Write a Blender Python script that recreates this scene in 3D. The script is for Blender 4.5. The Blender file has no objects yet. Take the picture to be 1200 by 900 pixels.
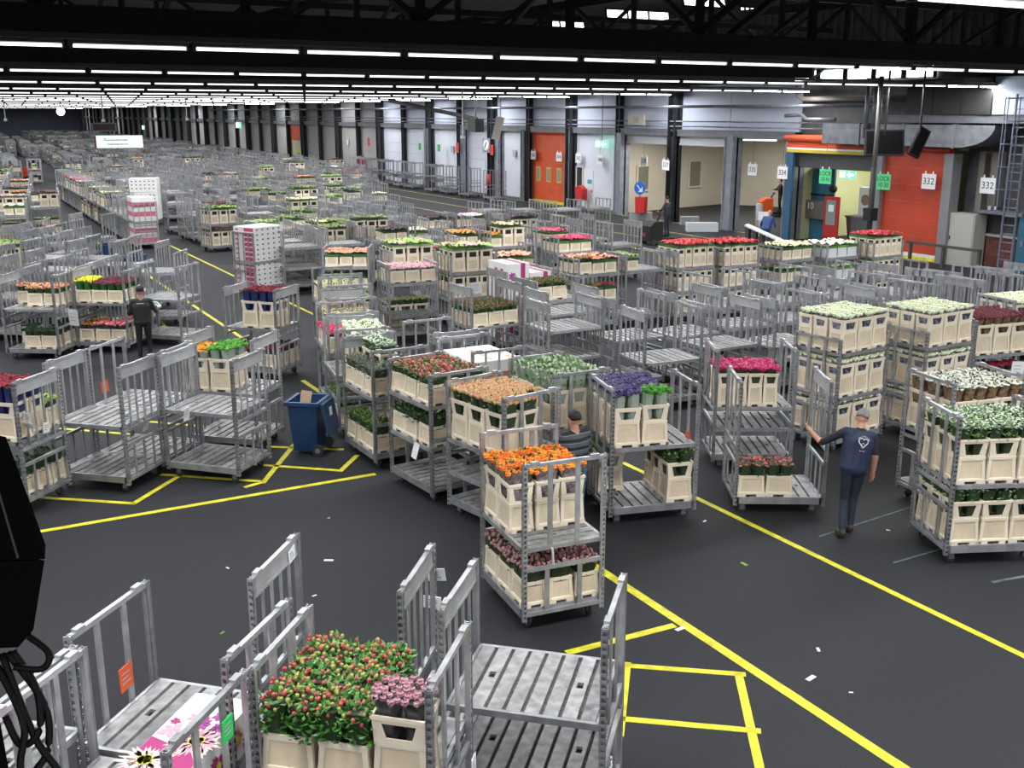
import bpy, bmesh, math, random
import numpy as np
from mathutils import Vector, Matrix, Euler, noise

S = bpy.context.scene
COL = S.collection
R = math.radians
rnd = random.Random(7)

# ------------------------------------------------------------------ camera, world, exposure
CAMP = Vector((0, 0, 5.6))
cd = bpy.data.cameras.new('camera'); cam = bpy.data.objects.new('camera', cd); COL.objects.link(cam)
cd.sensor_fit = 'HORIZONTAL'; cd.sensor_width = 36.0; cd.lens = 36.0 * 1240 / 1200
cd.clip_start = 0.1; cd.clip_end = 900
cam.location = CAMP
cam.rotation_euler = (R(90 - 14.405), 0, R(-29.161))
S.camera = cam
w = bpy.data.worlds.new('world'); S.world = w; w.use_nodes = True
w.node_tree.nodes['Background'].inputs[0].default_value = (0.75, 0.85, 1.0, 1)
w.node_tree.nodes['Background'].inputs[1].default_value = 0.6
S.view_settings.view_transform = 'Standard'; S.view_settings.look = 'None'
S.view_settings.gamma = 1.0; S.view_settings.exposure = 0.0
try: S.view_settings.use_curve_mapping = False
except Exception: pass
S.cycles.max_bounces = 5; S.cycles.diffuse_bounces = 3; S.cycles.glossy_bounces = 3
S.cycles.caustics_reflective = False; S.cycles.caustics_refractive = False
S.cycles.sample_clamp_indirect = 6.0
TUBE = 2.4          # visible glow of the fluorescent tubes
WALLTUBE = 60.0     # same fixtures near the right wall, boosted to brighten its upper panels
ROWPOWER = 2700.0   # light that one row of reflector fixtures throws downward
VIEW = Vector((math.sin(R(29.16)), math.cos(R(29.16)), 0))
RIGHT = Vector((math.cos(R(29.16)), -math.sin(R(29.16)), 0))

# ------------------------------------------------------------------ helpers
def mat(name, col, rough=0.6, metal=0.0, var=0.0, scale=8.0, objvar=0.0, bump=0.0, emit=None, col2=None, island=False, spec=None, trans=0.0):
    m = bpy.data.materials.new(name); m.use_nodes = True
    nt = m.node_tree; b = nt.nodes['Principled BSDF']
    b.inputs['Roughness'].default_value = rough; b.inputs['Metallic'].default_value = metal
    c = (*col, 1)
    b.inputs['Base Color'].default_value = c
    if spec is not None: b.inputs['Specular IOR Level'].default_value = spec
    out = None
    if island:
        g = nt.nodes.new('ShaderNodeNewGeometry'); mx = nt.nodes.new('ShaderNodeMix'); mx.data_type = 'RGBA'
        nt.links.new(g.outputs['Random Per Island'], mx.inputs[0])
        mx.inputs[6].default_value = c; mx.inputs[7].default_value = (*(col2 or col), 1); out = mx.outputs[2]
    elif var or bump:
        tc = nt.nodes.new('ShaderNodeTexCoord'); nz = nt.nodes.new('ShaderNodeTexNoise')
        nz.inputs['Scale'].default_value = scale; nz.inputs['Detail'].default_value = 6
        nt.links.new(tc.outputs['Object'], nz.inputs['Vector'])
        if var:
            mx = nt.nodes.new('ShaderNodeMix'); mx.data_type = 'RGBA'
            rp = nt.nodes.new('ShaderNodeMapRange'); rp.inputs[1].default_value = .3; rp.inputs[2].default_value = .7
            nt.links.new(nz.outputs['Fac'], rp.inputs[0]); nt.links.new(rp.outputs[0], mx.inputs[0])
            lo = tuple(x * (1 - var) for x in col); hi = col2 or tuple(min(1, x * (1 + var)) for x in col)
            mx.inputs[6].default_value = (*lo, 1); mx.inputs[7].default_value = (*hi, 1); out = mx.outputs[2]
        if bump:
            bp = nt.nodes.new('ShaderNodeBump'); bp.inputs['Strength'].default_value = bump; bp.inputs['Distance'].default_value = .01
            nt.links.new(nz.outputs['Fac'], bp.inputs['Height']); nt.links.new(bp.outputs['Normal'], b.inputs['Normal'])
    if objvar:
        oi = nt.nodes.new('ShaderNodeObjectInfo'); mr = nt.nodes.new('ShaderNodeMapRange')
        mr.inputs[3].default_value = 1 - objvar; mr.inputs[4].default_value = 1 + objvar
        nt.links.new(oi.outputs['Random'], mr.inputs[0])
        hv = nt.nodes.new('ShaderNodeHueSaturation')
        if out: nt.links.new(out, hv.inputs['Color'])
        else: hv.inputs['Color'].default_value = c
        nt.links.new(mr.outputs[0], hv.inputs['Value']); out = hv.outputs['Color']
    if out: nt.links.new(out, b.inputs['Base Color'])
    if emit:
        b.inputs['Emission Color'].default_value = (*emit[:3], 1); b.inputs['Emission Strength'].default_value = emit[3]
    if trans: b.inputs['Transmission Weight'].default_value = trans
    return m

MATS = {}
def M(name, *a, **k):
    if name not in MATS: MATS[name] = mat(name, *a, **k)
    return MATS[name]

def box(bm, x0, x1, y0, y1, z0, z1, mi=0, rot=None):
    vs = [bm.verts.new((x, y, z)) for z in (z0, z1) for y in (y0, y1) for x in (x0, x1)]
    if rot is not None:
        for v in vs: v.co = rot @ v.co
    for f in ((0, 2, 3, 1), (4, 5, 7, 6), (0, 1, 5, 4), (2, 6, 7, 3), (0, 4, 6, 2), (1, 3, 7, 5)):
        bm.faces.new([vs[i] for i in f]).material_index = mi
    return vs

def bar(bm, a, b, wd, dp=None, mi=0, up=Vector((0, 0, 1))):
    """a square bar from a to b"""
    a, b = Vector(a), Vector(b); d = (b - a).normalized(); dp = dp or wd
    if abs(d.dot(up)) > .95: up = Vector((0, 1, 0))
    s = d.cross(up).normalized(); t = s.cross(d)
    vs = [bm.verts.new(p + s * i * wd / 2 + t * j * dp / 2) for p in (a, b) for i, j in ((-1, -1), (1, -1), (1, 1), (-1, 1))]
    for f in ((0, 1, 2, 3), (7, 6, 5, 4), (0, 4, 5, 1), (1, 5, 6, 2), (2, 6, 7, 3), (3, 7, 4, 0)):
        bm.faces.new([vs[i] for i in f]).material_index = mi

def tube(bm, pts, r, n=8, mi=0, cap=True):
    pts = [Vector(p) for p in pts]; rs = r if isinstance(r, (list, tuple)) else [r] * len(pts)
    rings = []
    for i, p in enumerate(pts):
        d = (pts[min(i + 1, len(pts) - 1)] - pts[max(i - 1, 0)]).normalized()
        u = Vector((0, 0, 1)) if abs(d.z) < .9 else Vector((1, 0, 0))
        s = d.cross(u).normalized(); t = s.cross(d)
        rings.append([bm.verts.new(p + (s * math.cos(2 * math.pi * k / n) + t * math.sin(2 * math.pi * k / n)) * rs[i]) for k in range(n)])
    for a, b in zip(rings, rings[1:]):
        for k in range(n):
            f = bm.faces.new((a[k], a[(k + 1) % n], b[(k + 1) % n], b[k])); f.material_index = mi; f.smooth = True
    if cap:
        bm.faces.new(rings[0][::-1]).material_index = mi; bm.faces.new(rings[-1]).material_index = mi

def prism(bm, prof, ext, mi=0):
    """prof: list of 3-vectors, extruded by ext"""
    a = [bm.verts.new(Vector(p)) for p in prof]; b = [bm.verts.new(Vector(p) + Vector(ext)) for p in prof]
    n = len(a)
    bm.faces.new(a[::-1]).material_index = mi; bm.faces.new(b).material_index = mi
    for i in range(n): bm.faces.new((a[i], a[(i + 1) % n], b[(i + 1) % n], b[i])).material_index = mi

def mesh(name, bm, mats, smooth=False):
    bmesh.ops.recalc_face_normals(bm, faces=bm.faces)
    me = bpy.data.meshes.new(name); bm.to_mesh(me); bm.free()
    for m in (mats if isinstance(mats, (list, tuple)) else [mats]): me.materials.append(m)
    if smooth: me.shade_smooth()
    return me

def ob(name, data, parent=None, loc=None, rz=None, rot=None):
    o = bpy.data.objects.new(name, data); COL.objects.link(o)
    if parent is not None: o.parent = parent
    if loc is not None: o.location = loc
    if rz is not None: o.rotation_euler = (0, 0, rz)
    if rot is not None: o.rotation_euler = rot
    return o

def tag(o, label=None, cat=None, group=None, kind=None):
    if label: o['label'] = label
    if cat: o['category'] = cat
    if group: o['group'] = group
    if kind: o['kind'] = kind
    return o

def st(name, bm, m, parent=None):
    o = ob(name, mesh(name, bm, m), parent)
    if parent is None: o['kind'] = 'structure'
    return o

def NB(): return bmesh.new()
ORD = ['first', 'second', 'third', 'fourth', 'fifth', 'sixth', 'seventh', 'eighth', 'ninth', 'tenth', 'eleventh', 'twelfth', 'thirteenth', 'fourteenth', 'fifteenth', 'sixteenth', 'seventeenth', 'eighteenth', 'nineteenth', 'twentieth',
       'twenty-first', 'twenty-second', 'twenty-third', 'twenty-fourth', 'twenty-fifth', 'twenty-sixth', 'twenty-seventh', 'twenty-eighth', 'twenty-ninth', 'thirtieth']
ORD += [f'thirty-{x}' for x in ORD[:9]] + ['fortieth'] + [f'forty-{x}' for x in ORD[:9]] + ['fiftieth'] + [f'fifty-{x}' for x in ORD[:9]]

# ------------------------------------------------------------------ materials
alu = M('aluminium', (.40, .405, .42), .34, .5, var=.25, scale=6, objvar=.16)
alu2 = M('aluminium_slat', (.29, .285, .28), .5, .3, var=.35, scale=9, objvar=.25, col2=(.42, .42, .415))
slatdirt = M('slat_dirt', (.10, .09, .08), .8, 0, var=.5, scale=30)
platem = M('plate_alu', (.40, .405, .415), .5, .35, var=.15, scale=4, objvar=.12)
steel = M('galvanised', (.24, .25, .27), .45, .5, var=.25, scale=3)
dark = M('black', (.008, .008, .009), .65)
rubber = M('rubber', (.03, .03, .032), .7)
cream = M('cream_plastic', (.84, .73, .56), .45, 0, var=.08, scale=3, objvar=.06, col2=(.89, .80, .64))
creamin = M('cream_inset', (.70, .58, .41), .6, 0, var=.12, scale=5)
white = M('white_paper', (.8, .8, .8), .7)
whitep = M('white_plastic', (.72, .74, .76), .5)
yel = M('yellow_paint', (.70, .62, .02), .6, 0, var=.3, scale=6, col2=(.86, .80, .04))

# ------------------------------------------------------------------ the hall
ROWS = [6.0 + 9.6 * k for k in range(-2, 10)] + [111.6, 130.8, 150, 180, 215, 250]
XW = 35.0

def floor_mat():
    m = bpy.data.materials.new('asphalt'); m.use_nodes = True; nt = m.node_tree; b = nt.nodes['Principled BSDF']
    tc = nt.nodes.new('ShaderNodeTexCoord')
    n1 = nt.nodes.new('ShaderNodeTexNoise'); n1.inputs['Scale'].default_value = .35; n1.inputs['Detail'].default_value = 8
    n2 = nt.nodes.new('ShaderNodeTexNoise'); n2.inputs['Scale'].default_value = 60; n2.inputs['Detail'].default_value = 3
    for n in (n1, n2): nt.links.new(tc.outputs['Object'], n.inputs['Vector'])
    mx = nt.nodes.new('ShaderNodeMix'); mx.data_type = 'RGBA'; nt.links.new(n1.outputs['Fac'], mx.inputs[0])
    mx.inputs[6].default_value = (.0175, .018, .0205, 1); mx.inputs[7].default_value = (.030, .031, .035, 1)
    m2 = nt.nodes.new('ShaderNodeMix'); m2.data_type = 'RGBA'; m2.blend_type = 'MULTIPLY'; m2.inputs[0].default_value = .6
    rp = nt.nodes.new('ShaderNodeMapRange'); rp.inputs[1].default_value = .25; rp.inputs[2].default_value = .75; rp.inputs[3].default_value = .4; rp.inputs[4].default_value = 1.3
    nt.links.new(n2.outputs['Fac'], rp.inputs[0]); nt.links.new(mx.outputs[2], m2.inputs[6]); nt.links.new(rp.outputs[0], m2.inputs[7])
    nt.links.new(m2.outputs[2], b.inputs['Base Color'])
    rr = nt.nodes.new('ShaderNodeMapRange'); rr.inputs[3].default_value = .62; rr.inputs[4].default_value = .82; b.inputs['Specular IOR Level'].default_value = .3
    nt.links.new(n1.outputs['Fac'], rr.inputs[0]); nt.links.new(rr.outputs[0], b.inputs['Roughness'])
    bp = nt.nodes.new('ShaderNodeBump'); bp.inputs['Strength'].default_value = .25; bp.inputs['Distance'].default_value = .004
    nt.links.new(n2.outputs['Fac'], bp.inputs['Height']); nt.links.new(bp.outputs['Normal'], b.inputs['Normal'])
    return m
bm = NB(); box(bm, -45, 60, -20, 300, -.2, 0)
floor = st('floor', bm, floor_mat())

def stripe(pts, wd=.1, z=.004, m=yel, name='floor_line'):
    bm = NB()
    for a, b in zip(pts, pts[1:]):
        bar(bm, (a[0], a[1], z / 2), (b[0], b[1], z / 2), wd, z)
    return ob(name, mesh(name, bm, m), floor)
stripe([(.3, 15.07), (5.9, 15.05)])
stripe([(7.0, 13.4), (7.0, 3.0)], .12)
stripe([(5.5, 8.66), (6.9, 8.6)])
for pts in ([(5.85, 8.17), (6.87, 7.38)], [(5.28, 7.33), (6.3, 6.52)], [(5.95, 8.18), (5.1, 7.1)], [(6.83, 7.45), (5.7, 5.8)],
            [(4.25, 8.15), (3.0, 6.4)], [(1.0, 16.6), (2.3, 15.55)], [(2.27, 15.55), (3.2, 16.55)], [(2.9, 16.7), (4.2, 15.6)],
            [(4.2, 15.5), (5.45, 17.5)], [(4.3, 16.5), (5.5, 15.45)], [(5.45, 15.45), (6.0, 16.1)], [(4.8, 17.3), (5.9, 16.5)], [(3.9, 15.45), (4.25, 15.56)],
            [(1.4, 20.6), (3.2, 18.9)], [(2.5, 20.7), (4.2, 19.0)]):
    stripe(pts, .085)
stripe([(9.72, 4), (9.68, 13.6)], .09); stripe([(9.66, 13.6), (9.5, 40), (9.3, 62)], .09)
stripe([(6.83, 19.4), (6.83, 21.5)], .1); stripe([(6.9, 24.6), (6.9, 50)], .1)
stripe([(6.0, 36), (5.4, 28)], .09)
for x in (34.6, 31.6, 29.2, 26.5):
    pts = [(x - .25 * (50 - y) * (1 if x > 30 else .8) * 0 + (0 if y > 0 else 0), y) for y in (32, 58, 110, 190)]
    stripe(pts, .12, m=M('worn_yellow', (.42, .38, .10), .7, 0, var=.5, scale=4))
lw = M('worn_white', (.10, .13, .13), .7, 0, var=.5, scale=5)
stripe([(10.4, 8.6), (12.8, 8.6)], .03, m=lw, name='chalk_line'); stripe([(10.2, 9.7), (12.6, 9.9)], .025, m=lw, name='chalk_line'); stripe([(11.0, 7.6), (12.2, 7.4)], .05, m=lw, name='chalk_line')

wallw = M('wall_white', (.66, .68, .75), .55, 0, var=.05, scale=.6)
wallup = M('wall_upper_white', (.70, .75, .90), .6, 0, var=.06, scale=.5)  # the blue tint of daylight is put into this panel colour
clad = M('cladding_grey', (.10, .10, .105), .7, 0, var=.2, scale=2)
beige = M('wall_beige', (.62, .58, .48), .7, 0, var=.06, scale=.6)
pil = M('pillar_bluegrey', (.24, .26, .30), .5, .1, var=.2, scale=3)
pild = M('pillar_dark', (.028, .030, .036), .5, .1, var=.2, scale=3)
ledge = M('ledge_grey', (.17, .175, .19), .5, .2, var=.15, scale=2)
orange = M('door_orange', (.62, .085, .022), .5, 0, var=.12, scale=1.2)
orange2 = M('door_red', (.50, .055, .02), .5, 0, var=.15, scale=1.0)
teal = M('teal_paint', (.03, .13, .20), .5, 0, var=.15, scale=2)
yelwall = M('wall_yellow', (.60, .60, .32), .6, 0, var=.05, scale=1)
beamdark = M('beam_dark', (.006, .006, .0065), .7, 0, var=.2, scale=4)
traygrey = M('tray_grey', (.11, .105, .10), .5, .2)
roofm = M('roof_dark', (.014, .0135, .013), .8, 0, var=.3, scale=1)
redm = M('red_paint', (.55, .02, .02), .4)

# right-hand wall: backing, bay panels and ledge
bm = NB(); box(bm, XW + .12, XW + .5, 50.2, 300, 0, 10.5)
wr = st('wall_right', bm, clad)
ys = [50.2 + 5 * k for k in range(0, 46)]
for y0, y1 in zip(ys, ys[1:]):
    lowm = wallw if y0 < 84 else M('wall_far_grey', (.46, .45, .43), .6, 0, var=.08, scale=.6)
    if not (55.5 < (y0 + y1) / 2 < 60.5):
        bm = NB(); box(bm, XW, XW + .12, y0 + .03, y1 - .03, .12, 4.4); ob('wall_panel', mesh('wall_panel', bm, lowm), wr)
    bm = NB(); box(bm, XW, XW + .12, y0 + .02, y1 - .02, 4.75, 6.9); ob('upper_panel', mesh('upper_panel', bm, wallup if y0 < 84 else M('wall_far_grey2', (.50, .50, .50), .6, 0, var=.08, scale=.6)), wr)
bm = NB(); box(bm, XW + .12, XW + .5, 24, 50.2, 4.4, 10.5); wu = st('wall_right_upper', bm, clad)
for y0, y1 in ((36.3, 41), (41, 45.6), (45.6, 50.2)):
    bm = NB(); box(bm, XW, XW + .12, y0 + .02, y1 - .02, 4.75, 6.9); ob('upper_panel', mesh('upper_panel', bm, wallup), wu)
for k in range(60):      # cladding ribs of the wall above the duct
    bm = NB(); y = 24.2 + k * .45; box(bm, XW + .05, XW + .12, y, y + .12, 7.4, 10.4); ob('cladding_rib', mesh('cladding_rib', bm, clad), wu)
bm = NB(); box(bm, XW - .3, XW + .1, 36.2, 260, 4.4, 4.72); box(bm, XW - .34, XW + .1, 36.2, 260, 4.66, 4.74); st('trim_1', bm, ledge)
bm = NB(); box(bm, XW - .02, XW + .1, 50.2, 260, 0, .14); st('baseboard_right', bm, ledge)

def pillar(y, wd, m, x=XW - .25, z1=6.9, name='pillar'):
    bm = NB(); d = wd * .5
    if 'bay' in name: box(bm, x - d * .8, x + d * .8, y - wd / 2 + .02, y + wd / 2 - .02, 0, z1 - .01)
    box(bm, x - d, x + d, y - wd / 2, y - wd / 2 + .05, 0, z1); box(bm, x - d, x + d, y + wd / 2 - .05, y + wd / 2, 0, z1); box(bm, x - .05, x + .05, y - wd / 2, y + wd / 2, 0, z1)
    return st(name, bm, m)
for k in range(22):
    pillar(45.0 + 10 * k, .55, pild)
    pillar(50.0 + 10 * k, .34, pild)
for y in (49.7, 40.4, 36.2): pillar(y, .62, pil, z1=4.5, name='loading_bay_pillar')
pillar(55.1, .5, pil, z1=4.5, name='door_side_pillar'); pillar(60.7, .35, pil, z1=4.5, name='door_side_pillar')
pillar(75.4, .5, pil, z1=4.4, name='loading_bay_pillar'); pillar(64.0, .5, pil, z1=4.4, name='loading_bay_pillar'); pillar(69.2, .5, pil, z1=4.4, name='loading_bay_pillar')
# pipes along the wall
for x, z, r, m in ((34.2, 5.87, .07, steel), (34.6, 5.15, .03, steel), (34.6, 4.9, .03, steel)):
    bm = NB(); tube(bm, [(x, 31, z), (x, 140, z)], r, 8); tag(ob('wall_pipe', mesh('wall_pipe', bm, m)), f'{"thick" if r > .05 else "thin"} grey pipe running along the upper right wall{", lowest" if z < 5 else (", highest" if z > 5.5 else ", middle")}', 'pipe')

# loading bay recess with beige walls
def wallseg(name, a, b, z0, z1, m, th=.2):
    a, b = Vector((*a, 0)), Vector((*b, 0)); bm = NB(); d = (b - a).normalized(); n = Vector((d.y, -d.x, 0)) * th
    prism(bm, [a + Vector((0, 0, z0)), b + Vector((0, 0, z0)), b + Vector((0, 0, z1)), a + Vector((0, 0, z1))], -n)
    return st(name, bm, m)
wallseg('wall_bay_back', (35.3, 50.45), (44.3, 52.4), 0, 4.4, beige)
wallseg('wall_bay_side', (44.3, 52.4), (50.5, 40.0), 0, 4.4, beige)
wallseg('wall_bay_right', (36.0, 36.0), (50.8, 40.1), 0, 4.4, beige, -.2)
bm = NB(); box(bm, 34.9, 52, 36.1, 53, 4.42, 4.6); st('ceiling_bay', bm, M('bay_ceiling', (.35, .35, .34), .8))
bm = NB(); box(bm, XW - .1, XW + .3, 41, 49.4, 3.98, 4.4); box(bm, XW - .15, XW - .05, 41, 49.4, 3.95, 4.05); st('trim_2', bm, M('header_grey', (.45, .46, .48), .5, .2))

# ---- roof: deck, trusses, skylights
bm = NB(); box(bm, -45, 60, -20, 300, 10.5, 10.7); st('ceiling', bm, roofm)
def bay_truss(y, n):
    x1 = 24.5 if 20 < y < 40 else 35
    bm = NB(); box(bm, -45, x1, y - .13, y + .13, 6.62, 6.92); box(bm, -45, x1, y - .18, y + .18, 6.88, 6.95); t = st('roof_truss', bm, beamdark)
    if n > 7: return
    bm = NB(); box(bm, -45, 35, y - .1, y + .1, 8.85, 9.05); ob('top_chord', mesh('top_chord', bm, beamdark), t)
    for k in range(-4, 14):
        x = 2.7 * k - 1
        bm = NB(); box(bm, x - .06, x + .06, y - .06, y + .06, 6.9, 8.9); ob('strut', mesh('strut', bm, beamdark), t)
        bm = NB(); up = k % 2; bar(bm, (x, y, 6.95 if up else 8.85), (x + 2.7, y, 8.85 if up else 6.95), .09); ob('diagonal', mesh('diagonal', bm, beamdark), t)
for n, y in enumerate(ROWS): bay_truss(y, n)
for n, x in enumerate((-3, 5.0, 13.2, 21.5, 29.5)):
    bm = NB(); box(bm, x - .1, x + .1, -18, 290, 9.2, 9.5); p = st('roof_purlin', bm, beamdark)
    for k in range(12):
        y = 1.2 + 4.8 * k
        bm = NB(); bar(bm, (x, y, 9.2), (x, y + 4.8, 6.95) if k % 2 == 0 else (x, y + 4.8, 9.2), .1); ob('diagonal_brace', mesh('diagonal_brace', bm, beamdark), p)
# vertical metal-clad gable pieces seen through the trusses
bm = NB(); box(bm, -45, 35.2, 70, 70.2, 7.0, 10.5); st('wall_gable', bm, clad)
skym = M('daylight_pane', (.8, .85, .9), .4, emit=(.85, .93, 1.0, 4.5))
for n, (x0, x1, yy, z0, z1) in enumerate(((27.2, 30.6, 40.3, 9.40, 9.95), (27.4, 29.5, 45.6, 9.5, 9.85), (28.0, 30.2, 36.0, 9.75, 10.1), (30.9, 31.7, 35.9, 9.6, 9.85))):
    bm = NB(); prism(bm, [(x0, yy, z0), (x1, yy, z0), (x1, yy + .12, z1), (x0, yy + .12, z1)], (0, .04, 0)); sk = st(f'window_{n + 1}', bm, skym)
    bm = NB()
    for q in range(4):
        xx = x0 + (x1 - x0) * q / 3; bar(bm, (xx, yy - .03, z0 - .05), (xx, yy + .1, z1 + .05), .07)
    for z in (z0, z1): bar(bm, (x0, yy, z), (x1, yy, z), .08)
    ob('skylight_frame', mesh('skylight_frame', bm, beamdark), sk)
for n in range(5):
    y0 = 29.2 + 1.55 * n
    bm = NB(); box(bm, XW - .02, XW + .1, y0, y0 + 1.4, 6.95, 7.35); c = st(f'window_{n + 5}', bm, skym)
    bm = NB()
    for yy in (y0, y0 + 1.4): box(bm, XW - .06, XW + .05, yy - .05, yy + .05, 6.9, 7.4)
    ob('window_frame', mesh('window_frame', bm, beamdark), c)
# other walls of the hall
bm = NB(); box(bm, -45, 60, 262, 262.3, 0, 10.5); st('wall_far', bm, M('wall_far_blue', (.06, .07, .10), .7))
bm = NB(); box(bm, -45.3, -45, -20, 300, 0, 10.5); st('wall_left', bm, M('wall_left_grey', (.25, .25, .27), .7))
bm = NB(); box(bm, -45, 60, -20.3, -20, 0, 10.5); st('wall_back', bm, M('wall_back_grey', (.3, .3, .3), .7))
bm = NB(); box(bm, 35.0, 35.5, -20, 22, 0, 10.5); st('wall_right_near', bm, M('wall_near_grey', (.2, .2, .21), .7))

# ------------------------------------------------------------------ fluorescent lights
tubem = M('tube_light', (1, 1, 1), .5, emit=(.98, .98, 1.0, TUBE)); tubew = M('tube_light_wall', (1, 1, 1), .5, emit=(.95, .97, 1.0, WALLTUBE))
bm = NB(); tube(bm, [(-.73, 0, 0), (.73, 0, 0)], .022, 6); box(bm, -.72, .72, -.045, .045, .0, .02); TUBEME = mesh('tube', bm, tubem)
bm = NB(); tube(bm, [(-.73, 0, 0), (.73, 0, 0)], .022, 6); TUBEWALL = mesh('tube', bm, tubew)
bm = NB(); box(bm, -.76, .76, -.07, .07, .03, .075)
for s in (-.75, .75): box(bm, s - .015, s + .015, -.05, .05, -.03, .05)
HOUSE = mesh('housing', bm, traygrey)
lamps = []
for k, y in enumerate(ROWS):
    bm = NB(); box(bm, -14, 34.6, y - .09, y + .09, 6.54, 6.61); tag(ob('cable_tray', mesh('cable_tray', bm, traygrey)), f'grey cable tray carrying the {ORD[k]} row of fluorescent lights, counted from behind the viewer', 'cable tray', 'cable trays over the light rows')
    al = bpy.data.lights.new('row_light', 'AREA'); al.shape = 'RECTANGLE'; al.size = 47.6; al.size_y = .16; al.energy = ROWPOWER; al.color = (.95, .97, 1.0); ob('row_light', al, None, (10.2, y, 6.40))
    x = -13.2; i = 0
    while x < 34.2:
        lamps.append((x, y, k)); x += 1.6
def inview(p):
    d = Vector(p) - CAMP; c = cam.rotation_euler.to_matrix().transposed() @ d
    if c.z > -.2: return False
    u = 600 + 1240 * c.x / -c.z; v = 450 - 1240 * c.y / -c.z
    return -60 < u < 1260 and -40 < v < 960
vis = [l for l in lamps if inview((l[0], l[1], 6.45))]; vis.sort(key=lambda l: (Vector((l[0], l[1], 6.45)) - CAMP).length)
cnt = {}
for x, y, k in vis[:300]: cnt.setdefault(k, []).append(x)
rowname = {k: ORD[i] for i, k in enumerate(sorted(cnt))}
for x, y, k in vis[:300]:
    j = sorted(cnt[k]).index(x)
    o = ob('fluorescent_light', HOUSE, None, (x, y, 6.45)); ob('tube', TUBEWALL if x > 30.5 else TUBEME, o)
    tag(o, f'lit fluorescent tube light, {ORD[j]} from the left in the {rowname[k]} ceiling row', 'light', 'fluorescent lights in the ceiling rows')
rest = vis[300:] + [l for l in lamps if l not in set(vis)]
bm = NB()
for x, y, k in rest:
    box(bm, x - .73, x + .73, y - .022, y + .022, 6.43, 6.46, 2 if x > 30.5 else 1); box(bm, x - .76, x + .76, y - .07, y + .07, 6.48, 6.525, 0)
tag(ob('distant_fluorescent_lights', mesh('distant_fluorescent_lights', bm, [traygrey, tubem, tubew])), 'rows of lit fluorescent tubes far down the hall ceiling', 'lights', None, 'stuff')

# ------------------------------------------------------------------ doors and fittings on the right wall
def text_mesh(name, txt, size, m, ext=.002):
    cu = bpy.data.curves.new(name, 'FONT'); cu.body = txt; cu.size = size; cu.align_x = 'CENTER'; cu.align_y = 'CENTER'; cu.extrude = ext
    o = bpy.data.objects.new(name, cu); COL.objects.link(o)
    dg = bpy.context.evaluated_depsgraph_get(); me = bpy.data.meshes.new_from_object(o.evaluated_get(dg))
    bpy.data.objects.remove(o); bpy.data.curves.remove(cu); me.name = name; me.materials.clear(); me.materials.append(m)
    return me
ink = M('sign_ink', (.02, .02, .025), .6)
FACE = (R(90), 0, R(-90))      # lettering that faces into the hall from the right wall
def sign(x, y, z, txt, label, wd=.62, h=.56, bg=None, fg=None, size=None, hooks=True, name='number_sign', cat='sign', group='hanging number signs'):
    bm = NB(); box(bm, -.015, .015, -wd / 2, wd / 2, -h / 2, h / 2)
    o = ob(name, mesh(name, bm, bg or white), None, (x, y, z))
    if hooks:
        for s in (-1, 1):
            bm = NB(); box(bm, -.012, .012, s * wd * .28 - .025, s * wd * .28 + .025, h / 2, h / 2 + .1); ob('hook', mesh('hook', bm, white), o)
    if hooks and z < 4.3 and x < 36:
        bm = NB(); bar(bm, (0, 0, h / 2 + .08), (0, 0, 4.45 - z), .012); ob('wire', mesh('wire', bm, traygrey), o)
    lines = txt.split('\n')
    for i, t in enumerate(lines):
        if not t: continue
        zz = (len(lines) - 1) * h * .2 - i * h * .4
        ob('lettering', text_mesh('lettering', t, size or h * .62, fg or ink), o, (-.018, 0, zz), rot=FACE)
    return tag(o, label, cat, group)
sign(33.6, 27.85, 3.06, '332', 'white hanging sign reading 332 in front of the closed red roller door')
sign(33.9, 25.5, 3.03, '332', 'white hanging sign reading 332 beside the caged ladder')
green = M('green_sign', (.12, .72, .28), .5)
sign(33.3, 32.85, 3.0, 'LOCK\n10 N', 'bright green sign reading LOCK hanging in the open doorway', .66, .60, green, size=.24)
sign(33.3, 29.75, 2.95, 'LOCK\n10 30', 'bright green sign reading LOCK hanging beside the black pole', .66, .60, green, size=.24)
sign(33.4, 35.5, 3.03, '334', 'white hanging sign reading 334 by the open doorway', .60, .52)
sign(34.7, 38.9, 2.97, '335', 'white hanging sign reading 335 in the loading bay', .60, .52)
sign(39.3, 45.6, 2.95, '336', 'white sign reading 336 over the bay windows', .62, .54)
sign(34.2, 44.95, 2.95, '337', 'white hanging sign reading 337 on the dark pillar', .60, .52)
sign(35.9, 49.2, 2.95, '338', 'white hanging sign reading 338 at the left of the bay', .60, .52)
sign(34.7, 51.8, 2.95, '340', 'white hanging sign reading 340 under the green exit light', .60, .52)
sign(34.7, 54.1, 2.95, '342', 'white hanging sign reading 342 on the white wall', .60, .52)
sign(34.7, 56.3, 2.95, '344', 'white sign reading 344 at the edge of the orange door', .60, .52)
sign(34.7, 59.4, 2.95, '346', 'greyish sign reading 346 on the orange door', .58, .52, M('sign_grey', (.45, .45, .46), .6))
for y, lab in ((62.2, 'small grey sign plate left of the orange door'), (71.5, 'small grey sign plate on the white wall between loading bays'), (95.0, 'white number plate far along the right wall'), (93, 'second white number plate far along the right wall')):
    bm = NB(); box(bm, 34.86, 34.9, y - .2, y + .2, 2.75, 3.2); tag(ob('sign_plate', mesh('sign_plate', bm, M('sign_grey', (.45, .45, .46)) if y < 80 else white)), lab, 'sign')
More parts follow.
